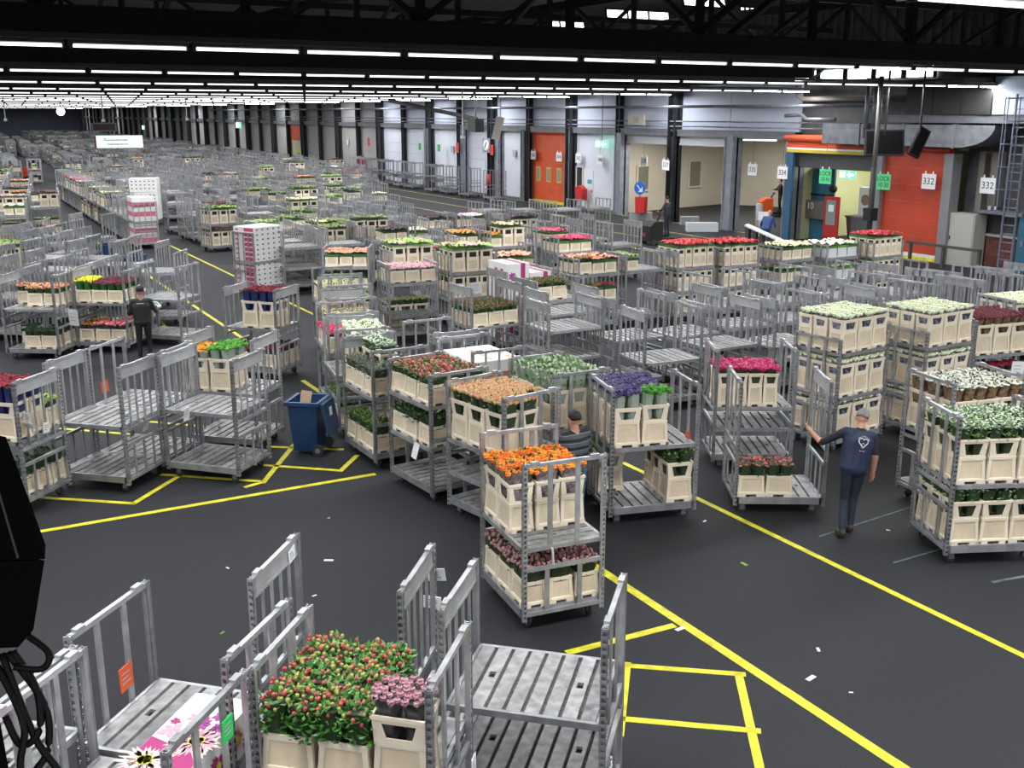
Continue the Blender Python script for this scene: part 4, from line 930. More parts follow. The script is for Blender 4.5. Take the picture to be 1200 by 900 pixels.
trolley('trolley with white lilies in green sleeves behind the grey foliage', 'white lily trolley', 6.63, 17.62, 80, (1.15, .7), [(2, 'white lilies', 'collar', '111111000'), (0, 'green shrubs', 'low', 'all')], frames=('plain', 'plain'))
trolley('trolley second behind the white lilies in the long centre column', 'column trolley behind white lilies', 7.02, 19.15, 80, (1.2,), [(1, 'deep pink flowers', 'low', 'all')], frames=('thin', 'plain'))
trolley('trolley with cream flowers, third behind the white lilies', 'cream flower column trolley', 7.6, 20.65, 79, (1.15,), [(1, 'cream flowers', 'low', 'all')], frames=('plain', 'thin'))
trolley('trolley with pale green flowers, fourth behind the white lilies', 'pale green column trolley', 8.15, 22.3, 80, (1.25,), [(1, 'light green flowers', 'low', 'all')], frames=('plain', 'plain'))
trolley('trolley with cream flowers, farthest of the long centre column', 'far column trolley', 8.55, 23.9, 80, (1.25,), [(1, 'cream flowers', 'low', 'all')], frames=('plain', 'plain'))
trolley('trolley of lisianthus with white tipped green stems, behind the striped man', 'lisianthus trolley', 8.13, 13.14, 90, (1.12,), [(1, 'white green lisianthus', 'collar', 'all'), (0, 'green foliage', 'low', 'all')], frames=('flat', 'flat'))
trolley('trolley with purple statice and bright green dianthus, right of the striped man', 'purple statice trolley', 8.66, 11.70, -15.4, (1.13,), [(1, 'purple statice', 'tall', '100100100'), (1, 'green dianthus', 'collar', '010000000'), (1, 'purple statice', 'tall', '000010010'), (0, 'green dianthus', 'collar', '000000100'), (0, 'green shrubs', 'collar', '001001001')], frames=('flat', 'flat'))
trolley('trolley pulled by the man in navy vest, coral flowers on its base', 'trolley of the navy vest man', 10.53, 11.01, -30.5, (), [(0, 'coral pink spray flowers', 'low', '110000000')], frames=('flat', 'thin'))
trolley('trolley with cerise carnations on top and two bare shelves beneath', 'cerise carnation trolley', 11.52, 12.72, -29, (.70, 1.05), [(2, 'cerise carnations', 'narrow', '111101111000000')], frames=('flat', 'flat'))
trolley('tall trolley with three decks of white roses behind the navy vest man', 'near white rose trolley', 13.62, 12.78, 5, (.96, 1.72), [(0, 'white roses', 'tall', 'all'), (1, 'white roses', 'tall', 'all'), (2, 'white roses', 'tall', 'all')], frames=('flat', 'plain'))
trolley('second tall white rose trolley, right of the first one', 'second white rose trolley', 15.42, 12.50, 3, (.92, 1.68), [(0, 'white roses', 'tall', 'all'), (1, 'white roses', 'tall', 'all'), (2, 'white roses', 'tall', 'all')], frames=('flat', 'plain'))
trolley('trolley of white chrysanthemums in brown paper near the right edge', 'white chrysanthemum trolley', 12.95, 9.75, -10, (1.10,), [(1, 'white chrysanthemums', 'collar', 'all'), (0, 'white matricaria', 'white', '100000000')], frames=('flat', 'flat'))
trolley('trolley packed with white green matricaria at the right edge of the floor', 'matricaria trolley', 11.68, 8.42, -24, (1.08,), [(1, 'white matricaria', 'collar', 'all'), (0, 'white matricaria', 'collar', 'all')], frames=('flat', 'flat'))
trolley('trolley with tall dark red roses in brown print at the right edge', 'dark red rose trolley', 17.15, 12.65, -10, (.66, 1.30), [(2, 'dark red roses', 'tall', 'all'), (1, 'dark red flowers', 'low', '111000000')], frames=('thin', 'thin'))
trolley('trolley with pale green roses behind the dark red roses', 'pale rose trolley at right edge', 19.6, 13.7, -8, (1.3,), [(1, 'white roses', 'tall', 'all')], frames=('plain', 'plain'))
# left group
trolley('trolley of red roses in blue sleeves at the left edge', 'blue sleeve rose trolley', .75, 16.56, -43, (1.10,), [(1, 'red roses in blue sleeves', 'tall', '111111000'), (1, 'light green flowers', 'low', '000000011'), (0, 'dark green ruscus', 'low', 'all')], frames=('flat', 'thin'))
trolley('weathered empty trolley with two slatted decks, right of the blue sleeved roses', 'left weathered trolley', 2.18, 16.80, -43, (1.06,), frames=('thin', 'thin'))
trolley('weathered empty trolley with an orange card, behind the left weathered one', 'rear weathered trolley', 2.90, 17.53, -43, (1.06,), frames=('flat', 'thin'))
trolley('weathered empty trolley with red edged shelves, left of the blue wheelie bin', 'red edged empty trolley', 3.78, 16.40, -46, (1.12,), frames=('thin', 'thin'))
trolley('trolley with orange and green buckets behind the red edged empty trolley', 'orange and green bucket trolley', 4.42, 17.72, -43, (1.05,), [(1, 'orange lilies', 'tall', '100100000'), (1, 'green dianthus', 'tall', '010010000')], frames=('thin', 'thin'))
trolley('trolley with red roses in blue printed sleeves, in front of white carton stack', 'blue printed sleeve trolley', 6.3, 22.45, -48, (1.13,), [(1, 'red roses in blue sleeves', 'collar', '011011000'), (0, 'dark red flowers', 'low', '011011000'), (0, 'black wrapped flowers', 'low', '000000111')], frames=('thin', 'thin'))
trolley('trolley with yellow tulips and maroon flowers beside the man in black', 'yellow tulip trolley', 3.82, 26.85, -35, (1.2,), [(1, 'yellow tulips', 'low', '100100100'), (1, 'maroon flowers', 'low', '011011011'), (0, 'orange gerberas', 'low', '100100100'), (0, 'pink lilies', 'low', '011011011')], frames=('thin', 'flat'), lod=True)
trolley('trolley with salmon hypericum on the back half, left of yellow tulips', 'left salmon hypericum trolley', 2.25, 26.85, -33, (1.2,), [(1, 'salmon hypericum', 'low', '000011111'), (0, 'dark green ruscus', 'low', '011011111')], frames=('thin', 'flat'), lod=True)
trolley('empty trolley pushed by the man in black, white shelf at its left', 'trolley of the man in black', 5.22, 27.02, -44, (1.15,), frames=('flat', 'flat'), lod=True)
trolley('grey trolley behind the left salmon hypericum', 'trolley behind left salmon hypericum', 2.82, 27.95, -33, (1.2,), frames=('thin', 'thin'))
trolley('grey trolley behind the yellow tulips', 'trolley behind yellow tulips', 4.35, 28.1, -35, (1.2,), frames=('thin', 'plain'))
# centre right: the crowd of empty trolleys
for i, (x, y, sh, dj) in enumerate(((12.35, 16.20, (.99,), -6), (13.86, 16.25, (1.1, .5), 0), (15.40, 16.15, (1.0,), 2), (16.86, 16.05, (1.1,), -2), (18.5, 16.15, (.9, 1.3), 3), (19.85, 15.95, (1.0,), 4), (21.3, 15.8, (1.2,), -3), (22.75, 15.55, (1.1,), 2))):
    trolley(f'empty grey trolley in the front row of empties, {ORD[i]} from the left', f'{ORD[i]} front row empty trolley', x, y, dj, sh, frames=('plain', 'thin') if i % 2 else ('thin', 'plain'))
for i, (x, y, sh, dj) in enumerate(((11.2, 17.95, (.82, 1.42), 0), (12.60, 17.70, (1.12,), 0), (14.10, 17.72, (1.05,), 2), (15.55, 17.70, (1.1,), -2), (17.0, 17.65, (1.1,), 0), (18.65, 17.45, (.8,), 5), (20.25, 17.1, (1.2,), 8), (21.7, 16.9, (1.0,), 8), (23.2, 16.6, (1.0,), 6))):
    trolley(f'empty grey trolley in the second row of empties, {ORD[i]} from the left', f'{ORD[i]} second row empty trolley', x, y, dj, sh, frames=('thin', 'plain') if i % 2 else ('thin', 'thin'))
trolley('empty trolley behind the leftmost one of the empty rows, plate on its left frame', 'empty trolley behind second row', 11.85, 19.08, 0, (1.5,), frames=('thin', 'thin'))
trolley('empty trolley with open barred frames between empty rows and red roses', 'empty trolley before red roses', 16.3, 19.3, 3, (1.2,), frames=('plain', 'plain'))
trolley('second empty trolley between empty rows and red roses', 'second empty trolley before red roses', 18.0, 19.1, 4, (1.2,), frames=('plain', 'plain'))
trolley('third empty trolley between empty rows and red roses', 'third empty trolley before red roses', 19.7, 18.9, 5, (1.2,), frames=('thin', 'plain'))
trolley('fourth empty trolley between empty rows and the orange red door', 'fourth empty trolley before red roses', 21.4, 18.5, 6, (1.2,), frames=('thin', 'plain'))
# centre: loaded trolleys further back
trolley('trolley with red hypericum buckets, in front of the pink printed cartons', 'red hypericum trolley', 10.72, 20.45, 4, (1.09,), [(1, 'red hypericum', 'low', 'all')], frames=('thin', 'thin'))
trolley('trolley with two red hypericum buckets on its right half above a bare shelf', 'half loaded hypericum trolley', 12.4, 20.5, 2, (1.52, .8), [(2, 'red hypericum', 'low', '110110000')], frames=('thin', 'plain'))
trolley('trolley stacked with white cartons printed with pink flowers', 'pink carton trolley', 12.55, 22.1, 0, (1.28,), frames=('thin', 'plain'))
trolley('trolley with pale pink roses above a bare shelf in the centre', 'pale pink rose trolley', 10.62, 24.45, -6, (.70, 1.50), [(2, 'pale pink roses', 'low', 'all'), (0, 'green pink flowers', 'collar', '000000111')], frames=('flat', 'flat'))
trolley('trolley with two decks of green and pink spray flowers', 'green pink flower trolley', 12.7, 25.3, -3, (.84, 1.52), [(2, 'green pink flowers', 'collar', 'all'), (1, 'green pink flowers', 'collar', 'all')], frames=('plain', 'plain'))
trolley('trolley of green pink flowers directly behind the pale pink roses', 'rear green pink flower trolley', 11.7, 26.9, -3, (1.5,), [(1, 'green pink flowers', 'collar', 'all')], frames=('plain', 'plain'))
trolley('trolley with salmon hypericum above dark foliage, left of the pale pink roses', 'upper salmon hypericum trolley', 10.45, 28.2, -28, (.85, 1.45), [(2, 'salmon hypericum', 'low', 'all'), (1, 'dark green ruscus', 'low', 'all')], frames=('plain', 'plain'))
trolley('trolley with salmon hypericum in front of the open floor lane', 'lane side hypericum trolley', 15.2, 23.15, 2, (.85, 1.56), [(2, 'salmon hypericum', 'low', 'all'), (1, 'red hypericum', 'low', 'all')], frames=('plain', 'thin'))
trolley('trolley with a single column of green shrubs, left of the red roses', 'green shrub column trolley', 16.85, 23.35, 0, (1.52, .3), [(2, 'green shrubs', 'low', '100100100')], frames=('thin', 'plain'))
trolley('first trolley with three decks of bright red roses', 'first red rose trolley', 18.38, 23.12, 0, (.88, 1.52), [(k, 'red roses', 'narrow', '1' * 15) for k in range(3)], frames=('thin', 'plain'))
trolley('second trolley with three decks of bright red roses, right of the first', 'second red rose trolley', 19.78, 22.9, 0, (.92, 1.50), [(k, 'red roses', 'narrow', '1' * 15) for k in range(3)], frames=('plain', 'plain'))
trolley('trolley with cream flowers in netted buckets between red roses and white crates', 'cream flower trolley', 21.55, 22.6, 2, (.95, 1.58), [(2, 'cream flowers', 'low', 'all'), (1, 'cream flowers', 'low', 'all'), (0, 'cream flowers', 'low', 'all')], frames=('plain', 'plain'))
trolley('trolley with white crates right of the cream flowers', 'white crate trolley', 23.0, 22.3, 2, (.95, 1.58), [(2, 'white roses', 'white', 'all'), (1, 'white roses', 'white', 'all'), (0, 'white roses', 'white', 'all')], frames=('plain', 'plain'))
trolley('third trolley of bright red roses, before the open yellow doorway', 'third red rose trolley', 24.5, 22.0, 3, (.92, 1.55), [(k, 'red roses', 'narrow', '1' * 15) for k in range(3)], frames=('plain', 'plain'))
trolley('trolley of deep pink flowers by the open lane behind the lane side hypericum', 'deep pink flower trolley', 17.35, 27.6, 0, (1.5,), [(1, 'deep pink flowers', 'low', 'all')], frames=('plain', 'plain'))
trolley('trolley of orange gerberas at the back of the centre block', 'orange gerbera trolley', 15.0, 30.6, -5, (1.5,), [(1, 'orange gerberas', 'low', '011011011')], frames=('plain', 'plain'))
trolley('trolley of cream and yellow flowers right of the orange gerberas', 'cream and yellow trolley', 16.3, 29.9, -2, (.8, 1.48), [(2, 'cream flowers', 'collar', '011011011'), (2, 'orange lilies', 'low', '100100100'), (1, 'light green flowers', 'low', 'all')], frames=('plain', 'plain'))
trolley('trolley of green pink and salmon flowers before the cream and yellow trolley', 'mixed salmon trolley', 14.6, 26.4, 0, (1.3,), [(1, 'salmon hypericum', 'low', 'all')], frames=('plain', 'plain'))
trolley('trolley of pink and pale green flowers before the orange gerberas', 'pink and pale green trolley', 13.6, 29.2, -5, (1.3,), [(1, 'deep pink flowers', 'low', '111000000'), (1, 'light green flowers', 'low', '000111111')], frames=('plain', 'plain'))
trolley('trolley wheeled with stacked pink and white cartons beside the lane', 'carton stack trolley', 9.4, 33.4, 25, (1.05,), frames=('plain', 'plain'))
trolley('trolley with two decks of buckets standing alone on the lane edge', 'lone two deck bucket trolley', 10.95, 44.6, 12, (1.15,), [(1, 'green shrubs', 'collar', 'all'), (0, 'deep pink flowers', 'collar', 'all')], frames=('plain', 'plain'))
trolley('trolley with two tiers of green shrubs behind the carton stack', 'green shrub trolley', 11.9, 38.6, 10, (.9, 1.45), [(2, 'green shrubs', 'low', 'all'), (1, 'green foliage', 'low', 'all')], frames=('plain', 'plain'))
trolley('second trolley of green shrubs behind the carton stack, farther right', 'second green shrub trolley', 13.3, 41.2, 10, (1.45,), [(1, 'green shrubs', 'low', 'all')], frames=('plain', 'plain'))
trolley('trolley of pale blossoms and green shrubs right of the green shrub trolley', 'pale blossom trolley', 12.9, 36.8, 8, (1.45,), [(1, 'cream flowers', 'low', '100100100'), (1, 'green shrubs', 'low', '011011011')], frames=('plain', 'plain'))
trolley('trolley topped with green plants in a bucket row far in the centre', 'far green plant trolley', 16.2, 49.5, 5, (1.5,), [(1, 'green shrubs', 'collar', 'all')], frames=('plain', 'plain'))
trolley('trolley topped with dark green plants right of the far green plants', 'far dark plant trolley', 18.6, 50.2, 5, (1.5,), [(1, 'dark green ruscus', 'low', 'all')], frames=('plain', 'plain'))
for k, (x, y) in enumerate(((22.6, 39.6), (24.2, 39.0), (25.7, 38.9), (21.2, 40.2))):
    trolley(f'empty trolley standing in the open lane before the orange door, {ORD[k]} of four', f'{ORD[k]} lane trolley', x, y, 4 * k, (1.6,), frames=('plain', 'plain'))
for k in range(22):
    full_ = k < 2
    trolley(f'trolley in the long train of trolleys along the left lane, {ORD[k]} from the near end', f'{ORD[k]} train trolley', 8.35 + .02 * k, 47.2 + 1.36 * k, 90 + rnd.uniform(-3, 3), (1.15,), [] if k < 3 or rnd.random() < .4 else [(rnd.choice((0, 1)), rnd.choice(['deep pink flowers', 'green foliage', 'pale pink roses', 'cream flowers', 'wine red roses']), 'collar', 'all')], frames=('plain', 'plain'))
for k in range(9):
    trolley(f'low stacked trolley against the white wall bays, {ORD[k]} from the near end', f'{ORD[k]} wall side trolley', 33.0, 61.5 + 3.1 * k + rnd.uniform(-.6, .6), 90 + rnd.uniform(-8, 8), () if k != 2 else (.6, 1.2), frames=('plain', 'plain'))
fstyles = ['green foliage', 'pale pink roses', 'cream flowers', 'deep pink flowers', 'salmon hypericum', 'green shrubs', 'wine red roses', 'orange gerberas', 'white roses', 'light green flowers', 'maroon flowers', 'black wrapped flowers']
def block(name, x0, y0, nx, ny, dx, dy, a, skip, load, keep, maxr=None):
    ca, sa = math.cos(R(a)), math.sin(R(a))
    for j in range(ny):
        c = 0
        for i in range(nx):
            u, v = i * dx + rnd.uniform(-.05, .05), j * dy + rnd.uniform(-.06, .06)
            x, y = x0 + u * ca - v * sa, y0 + u * sa + v * ca
            if not keep(x, y) or rnd.random() < skip: continue
            if any((x - t['x']) ** 2 + (y - t['y']) ** 2 < 1.25 for t in TROL): continue
            c += 1
            ld = []; sh = (rnd.choice((1.1, 1.2, 1.45)),) if rnd.random() < .8 else (.8, 1.45)
            if rnd.random() < load:
                kd = rnd.choice(['low', 'collar', 'low']); s = rnd.choice(fstyles)
                ld.append((len(sh), s, kd, rnd.choice(['all', 'all', '011011011', '111111000'])))
                if rnd.random() < .4: ld.append((0, rnd.choice(fstyles), 'low', 'all'))
            what = ('empty' if not ld else 'trolley of ' + ld[0][1] if False else ('empty' if not ld else ld[0][1] + ' on a'))
            trolley(f'{what} grey trolley, {name}, {ORD[c - 1]} along the {ORD[j]} row', f'{ORD[c - 1]} trolley of the {ORD[j]} row, {name}', x, y, a + rnd.uniform(-3, 3), sh, ld, frames=(rnd.choice(('plain', 'thin')), rnd.choice(('plain', 'thin'))))
block('left block', -1.5, 31.6, 9, 12, 1.38, 1.16, -34, .12, .16, lambda x, y: x < (4.8 if 34.5 < y < 42 else 6.1) and y > 28.6 and x > -.9 + .09 * (y - 26))
block('far left block', -2, 50, 7, 22, 1.36, 1.9, -6, .10, .36, lambda x, y: x < 6.0 and y > 47 and x > 2.2 + .07 * (y - 46))
block('centre block', 10.6, 30.2, 9, 6, 1.5, 1.5, 0, .25, .45, lambda x, y: x < 22.5 - .4 * (y - 30) and not (x < 12 and y < 33))
block('rear centre block', 11.4, 40.5, 15, 34, 1.45, 1.5, 2, .30, .14, lambda x, y: x < 17 + (y - 40) * .33 and x > 10.6 and x < 30 and (x - 10.35) ** 2 + (y - 57) ** 2 > 3.2)

# ---- the three hundred nearest of each kind are things, the rest is one mass
STY['near hypericum'] = ('bud', (.60, .075, .095), (.34, .36, .09), 80, .0160, .31, leafn, 760, None, .10)
STY['mauve roses'] = ('rose', (.34, .15, .20), (.52, .29, .33), 44, .029, .15, leafd, 10, blacks, .02)
for t in TROL:
    t['d'] = (Vector((t['x'], t['y'], 1)) - CAMP).length; t['near'] = None
TROL = [t for t in TROL if inview((t['x'], t['y'], 1.0)) or inview((t['x'], t['y'], 2.0)) or t['d'] < 14]
TROL.sort(key=lambda t: t['d'])
for i, t in enumerate(TROL):
    if i < 300: build_trolley(t, t['d'] < 24 or bool(t['lod']))
    fill_trolley(t)
BUCK.sort(key=lambda b: b['d'])
def short_label(pre, b):
    s = f"{pre}, {b['row']} {b['cl']}, {b['deck']} deck of the {b['short']}"
    return s
seen = {}
for i, b in enumerate(BUCK[:300]):
    o = ob('flower_bucket', BODY.get(b['kind']), None, (b['x'], b['y'], b['z']), b['a'])
    if b['kind'] in COLL: ob('collar', COLL[b['kind']], o)
    cw = 'white crate' if b['kind'] == 'white' else 'cream bucket'
    tag(o, short_label(cw, b), 'bucket', 'flower buckets on the roll trolleys')
    f, bl = bunch_mesh(b['style'], b['kind'], b['v'])
    q = ob('flower_bunch', f, None, (b['x'], b['y'], b['z'] + .0), b['a']); tag(q, short_label(b['style'], b), 'flowers', 'flower bunches standing in the buckets')
    tag(ob('blooms', bl, q), None, None, None, 'stuff')
# rest: one mass each
def mass(name, label, cat, items, mats):
    V, F, MI = [], [], []; off = 0
    for me, x, y, z, a, mi in items:
        n = len(me[0]); c, s = math.cos(a), math.sin(a)
        v = me[0]; V.append(np.stack([v[:, 0] * c - v[:, 1] * s + x, v[:, 0] * s + v[:, 1] * c + y, v[:, 2] + z], 1))
        F += [tuple(q + off for q in f) for f in me[1]]; MI += [mi if mi is not None else k for k in me[2]]; off += n
    me = bpy.data.meshes.new(name); me.from_pydata(np.concatenate(V).tolist(), [], F); me.polygons.foreach_set('material_index', MI)
    for m in mats: me.materials.append(m)
    return tag(ob(name, me), label, cat, None, 'stuff')
def raw(me):
    v = np.zeros(len(me.vertices) * 3); me.vertices.foreach_get('co', v); return (v.reshape(-1, 3), [tuple(p.vertices) for p in me.polygons], [p.material_index for p in me.polygons])
fbm = {k: raw(farbucket(k)) for k in ('low', 'collar', 'narrow', 'tall', 'white')}
items = [(fbm[b['kind']], b['x'], b['y'], b['z'], b['a'], None) for b in BUCK[300:]]
rr_ = random.Random(3)
FT = {}
def trol_raw(kind):
    bm = NB()
    for s in (-1, 1):
        x = s * .625
        for y in (-.475, .475): box(bm, x - .03, x + .03, y - .03, y + .03, .1, 1.97)
        box(bm, x - .02, x + .02, -.47, .47, 1.9 if kind else 1.8, 1.97); box(bm, x - .02, x + .02, -.46, .46, .73, .98)
        for y in (-.2, .2): box(bm, x - .015, x + .015, y - .02, y + .02, .2, 1.93)
    box(bm, -.62, .62, -.5, .5, .16, .26, 1); box(bm, -.62, .62, -.5, .5, 1.1, 1.16, 1)
    me = mesh('x', bm, [alu, alu2]); r = raw(me); bpy.data.meshes.remove(me); return r
tr_ = [trol_raw(0), trol_raw(1)]
titems = [(tr_[i % 2], t['x'], t['y'], 0, t['a'], None) for i, t in enumerate(TROL[300:])]
loads2 = []
cols_ = {}
for b in BUCK[300:]: loads2.append((b['x'], b['y'], b['z'] + TOPZ[b['kind']], b['a'], b['style'], b['kind']))
# beyond the individual trolleys: the packed far end of the hall
y = 92.0
while y < 250:
    x = 3.5 + (y - 92) * .05
    xr = 33 - (y < 140) * 2
    while x < xr:
        lane = (9.2 < x < 12.2 and y < 150) or (15 < x < 17 + (y - 100) * .02)
        if not lane and rr_.random() < .62 and not any((x - t['x']) ** 2 + (y - t['y']) ** 2 < 1.6 for t in TROL if t['d'] > 80):
            a = R(rr_.choice((0, 90, 90)) + rr_.uniform(-5, 5)); titems.append((tr_[rr_.randrange(2)], x, y, 0, a, None))
            if rr_.random() < .5:
                for z in (.266, 1.165):
                    if rr_.random() < .7:
                        st_ = rr_.choice(fstyles)
                        for ii in (-.4, 0, .4):
                            items.append((fbm['low' if rr_.random() < .85 else 'white'], x + ii * math.cos(a), y + ii * math.sin(a), z, a, None)); loads2.append((x + ii * math.cos(a), y + ii * math.sin(a), z + .30, a, st_, 'low'))
        x += 1.7
    y += 2.6
if titems: mass('distant_trolleys', 'mass of grey trolleys packed at the far end of the hall', 'trolleys', titems, [alu, alu2])
if items: mass('distant_flower_buckets', 'cream buckets on the distant trolleys', 'buckets', items, [cream, creamin, dark, whitep])
bm = NB(); box(bm, -.19, .19, -.15, .15, -.03, .12); tmp = mesh('x', bm, [alu]); fr = raw(tmp); bpy.data.meshes.remove(tmp)
def lump(v):
    bm = NB(); rq = random.Random(v); n, m_ = 7, 5; g = []
    for i in range(n):
        g.append([bm.verts.new(((i / (n - 1) - .5) * .40, (j / (m_ - 1) - .5) * .31, .09 + rq.uniform(-.03, .05))) for j in range(m_)])
    for i in range(n - 1):
        for j in range(m_ - 1): bm.faces.new((g[i][j], g[i + 1][j], g[i + 1][j + 1], g[i][j + 1])).material_index = 0
    box(bm, -.195, .195, -.15, .15, -.03, .03, 1)
    me = mesh('x', bm, [alu, alu]); r = raw(me); bpy.data.meshes.remove(me); return r
LU = [lump(k) for k in range(4)]
sn = sorted({l[4] for l in loads2}); mats_ = []
for s in sn: mats_ += [bpy.data.materials.get('bloom_' + s) or cm('bloom_' + s, STY[s][1], STY[s][2]), STY[s][6]]
V, F, MI, off = [], [], [], 0
for k, (x, y, z, a, s, kd) in enumerate(loads2):
    v, f, mi = LU[k % 4]; c, s_ = math.cos(a), math.sin(a); kx = .62 if kd == 'narrow' else 1
    V.append(np.stack([v[:, 0] * kx * c - v[:, 1] * s_ + x, v[:, 0] * kx * s_ + v[:, 1] * c + y, v[:, 2] + z], 1)); F += [tuple(q + off for q in p) for p in f]; MI += [sn.index(s) * 2 + q for q in mi]; off += len(v)
if V:
    me = bpy.data.meshes.new('distant_flowers'); me.from_pydata(np.concatenate(V).tolist(), [], F); me.polygons.foreach_set('material_index', MI)
    for m in mats_: me.materials.append(m)
    tag(ob('distant_flowers', me), 'flowers standing in the distant buckets', 'flowers', None, 'stuff')
print('TROLLEYS', len(TROL), 'BUCKETS', len(BUCK), 'far bucket from', BUCK[min(300, len(BUCK) - 1)]['d'])

# ------------------------------------------------------------------ cartons, bins, papers
def carton(x, y, z, a, l, w_, h, m, label, marks=None, group=None, name='carton'):
    bm = NB(); box(bm, -l / 2, l / 2, -w_ / 2, w_ / 2, 0, h); o = ob(name, mesh(name, bm, m), None, (x, y, z), R(a)); tag(o, label, 'box', group)
    bm = NB(); box(bm, -l / 2 - .003, l / 2 + .003, -w_ / 2 - .003, w_ / 2 + .003, h - .05, h + .004); ob('lid', mesh('lid', bm, m), o)
    if marks: marks(o, l, w_, h)
    return o
cardw = M('carton_white', (.78, .77, .76), .6, 0, var=.04, scale=3); mag = M('print_magenta', (.42, .03, .17), .55); purp = M('print_purple', (.40, .07, .30), .55); pinkp = M('print_pink', (.75, .36, .45), .55); yelp = M('print_yellow', (.62, .60, .06), .55); palep = M('print_pale', (.85, .62, .58), .55)
def flower_print(bm, c, u, v, r, n, mi, wd=.28, jit=0, rn=rnd):
    for k in range(n):
        t = 6.283 * k / n + rn.uniform(-.1, .1); d = u * math.cos(t) + v * math.sin(t); s = u * -math.sin(t) + v * math.cos(t); L = r * (1 + jit * rn.uniform(-1, 0))
        f = bm.faces.new([bm.verts.new(c + q) for q in (Vector((0, 0, 0)), d * L * .55 + s * L * wd * .5, d * L, d * L * .55 - s * L * wd * .5)]); f.material_index = mi
def big_print(o, l, w_, h):
    bm = NB(); ex_, ey_, ez_ = Vector((1, 0, 0)), Vector((0, 1, 0)), Vector((0, 0, 1)); zt = h + .006
    f = bm.faces.new([bm.verts.new(p) for p in ((-l / 2, -w_ / 2, zt), (l / 2, -w_ / 2, zt), (l / 2, -w_ * .12, zt), (-l / 2, -w_ * .0, zt))]); f.material_index = 0
    for (x, y, r, n, m_, e) in ((.10, .02, .24, 26, 4, .001), (.10, .02, .20, 22, 2, .002), (-.12, -.26, .22, 24, 4, .001), (-.14, .10, .12, 5, 2, .0015), (-.06, .28, .08, 5, 2, .0015), (.12, .34, .10, 7, 1, .002), (.02, .22, .11, 8, 1, .002), (.17, .20, .09, 8, 1, .002), (-.17, .2, .06, 6, 0, .0025), (.0, .12, .09, 8, 0, .0025)):
        flower_print(bm, Vector((x * l / .46, y, zt + e)), ex_, ey_, r, n, m_, .22 if n > 12 else .6, .4)
    for (x, y) in ((.10, .02), (-.12, -.26)): flower_print(bm, Vector((x * l / .46, y, zt + .004)), ex_, ey_, .065, 9, 3, .9)
    for (yy, zz, r, n, m_) in ((.32, .17, .13, 22, 4), (.32, .17, .10, 18, 0), (.05, .12, .13, 20, 0), (.05, .12, .09, 16, 2), (-.2, .2, .1, 9, 1), (.46, .08, .09, 14, 0), (.18, .25, .07, 7, 1), (.45, .25, .06, 6, 1)):
        flower_print(bm, Vector((l / 2 + .006, yy, zz)), ey_, ez_, r, n, m_, .3, .3)
    for (yy, zz) in ((.32, .17), (.05, .12)): flower_print(bm, Vector((l / 2 + .008, yy, zz)), ey_, ez_, .04, 8, 3, .9)
    me = bpy.data.meshes.new('printed_flowers'); bm.to_mesh(me); bm.free()
    for m in (mag, purp, pinkp, yelp, palep): me.materials.append(m)
    ob('printed_flowers', me, o)
def loc2(t, x, y):
    a = R(t[2]); return t[0] + x * math.cos(a) - y * math.sin(a), t[1] + x * math.sin(a) + y * math.cos(a)
bx_ = loc2((.83, 6.50, -43.5), .09, .37)
carton(bx_[0], bx_[1], 1.107, -43.5, .46, 1.16, .315, cardw, 'long white carton printed with magenta and pink flowers in the near left corner', big_print, None, 'flower_carton')
def orange_print(o, l, w_, h):
    bm = NB()
    for k in range(3):
        for q in range(2): box(bm, -l / 2 + .08 + k * .3, -l / 2 + .26 + k * .3, -w_ / 2 + .08 + q * .35, -w_ / 2 + .16 + q * .35, h + .003, h + .006)
    for k in range(2): box(bm, -l / 2 - .006, -l / 2 - .003, -.25 + k * .3, -.08 + k * .3, h * .35, h * .55)
    ob('orange_print', mesh('orange_print', bm, M('print_orange', (.80, .30, .16), .6)), o)
trolley_late = []
def late(*a, **k):
    n = len(TROL); trolley(*a, **k); t = TROL.pop(); build_trolley(t, True)
late('trolley carrying the white foam box with orange print behind the pink hypericum', 'foam box trolley', 7.80, 15.02, 90, (1.34,), frames=('plain', 'plain'))
late('empty trolley behind the white foam box', 'trolley behind foam box', 7.85, 16.62, 88, (1.0,), frames=('thin', 'plain'))
carton(7.80, 15.02, 1.347, 90, 1.1, .86, .42, M('foam_white', (.82, .80, .78), .7), 'white foam box with orange print on its lid, behind the pink hypericum', orange_print, None, 'foam_box')
def pink_print(o, l, w_, h):
    bm = NB()
    box(bm, l * .12, l * .32, -w_ / 2 - .006, w_ / 2 + .006, .0, h + .007, 0)
    for k in range(2): flower_print(bm, Vector((-l * .05 - k * .12, -w_ / 2 - .008, h * (.45 + .2 * k))), Vector((1, 0, 0)), Vector((0, 0, 1)), .12, 7, 1, .6)
    for k in range(2): box(bm, -l / 2 - .006, -l / 2, -w_ * .3 + k * .28, -w_ * .3 + .14 + k * .28, h * .15, h * .85, 0)
    me = mesh('pink_print', bm, [mag, purp]); ob('pink_print', me, o)
k = 0
for z, h in ((.27, .48), (.75, .48), (1.287, .86)):
    for sx in (-.31, .31):
        if z > 1.2 and sx > 0: h2 = .62
        else: h2 = h
        carton(12.55 + sx, 22.1, z + .003, 0, .60, .92, h2 - .012, cardw, f'white magenta printed carton, {("bottom", "middle", "top")[k // 2]} {"left" if sx < 0 else "right"} on the pink carton trolley', pink_print, 'pink printed cartons'); k += 1
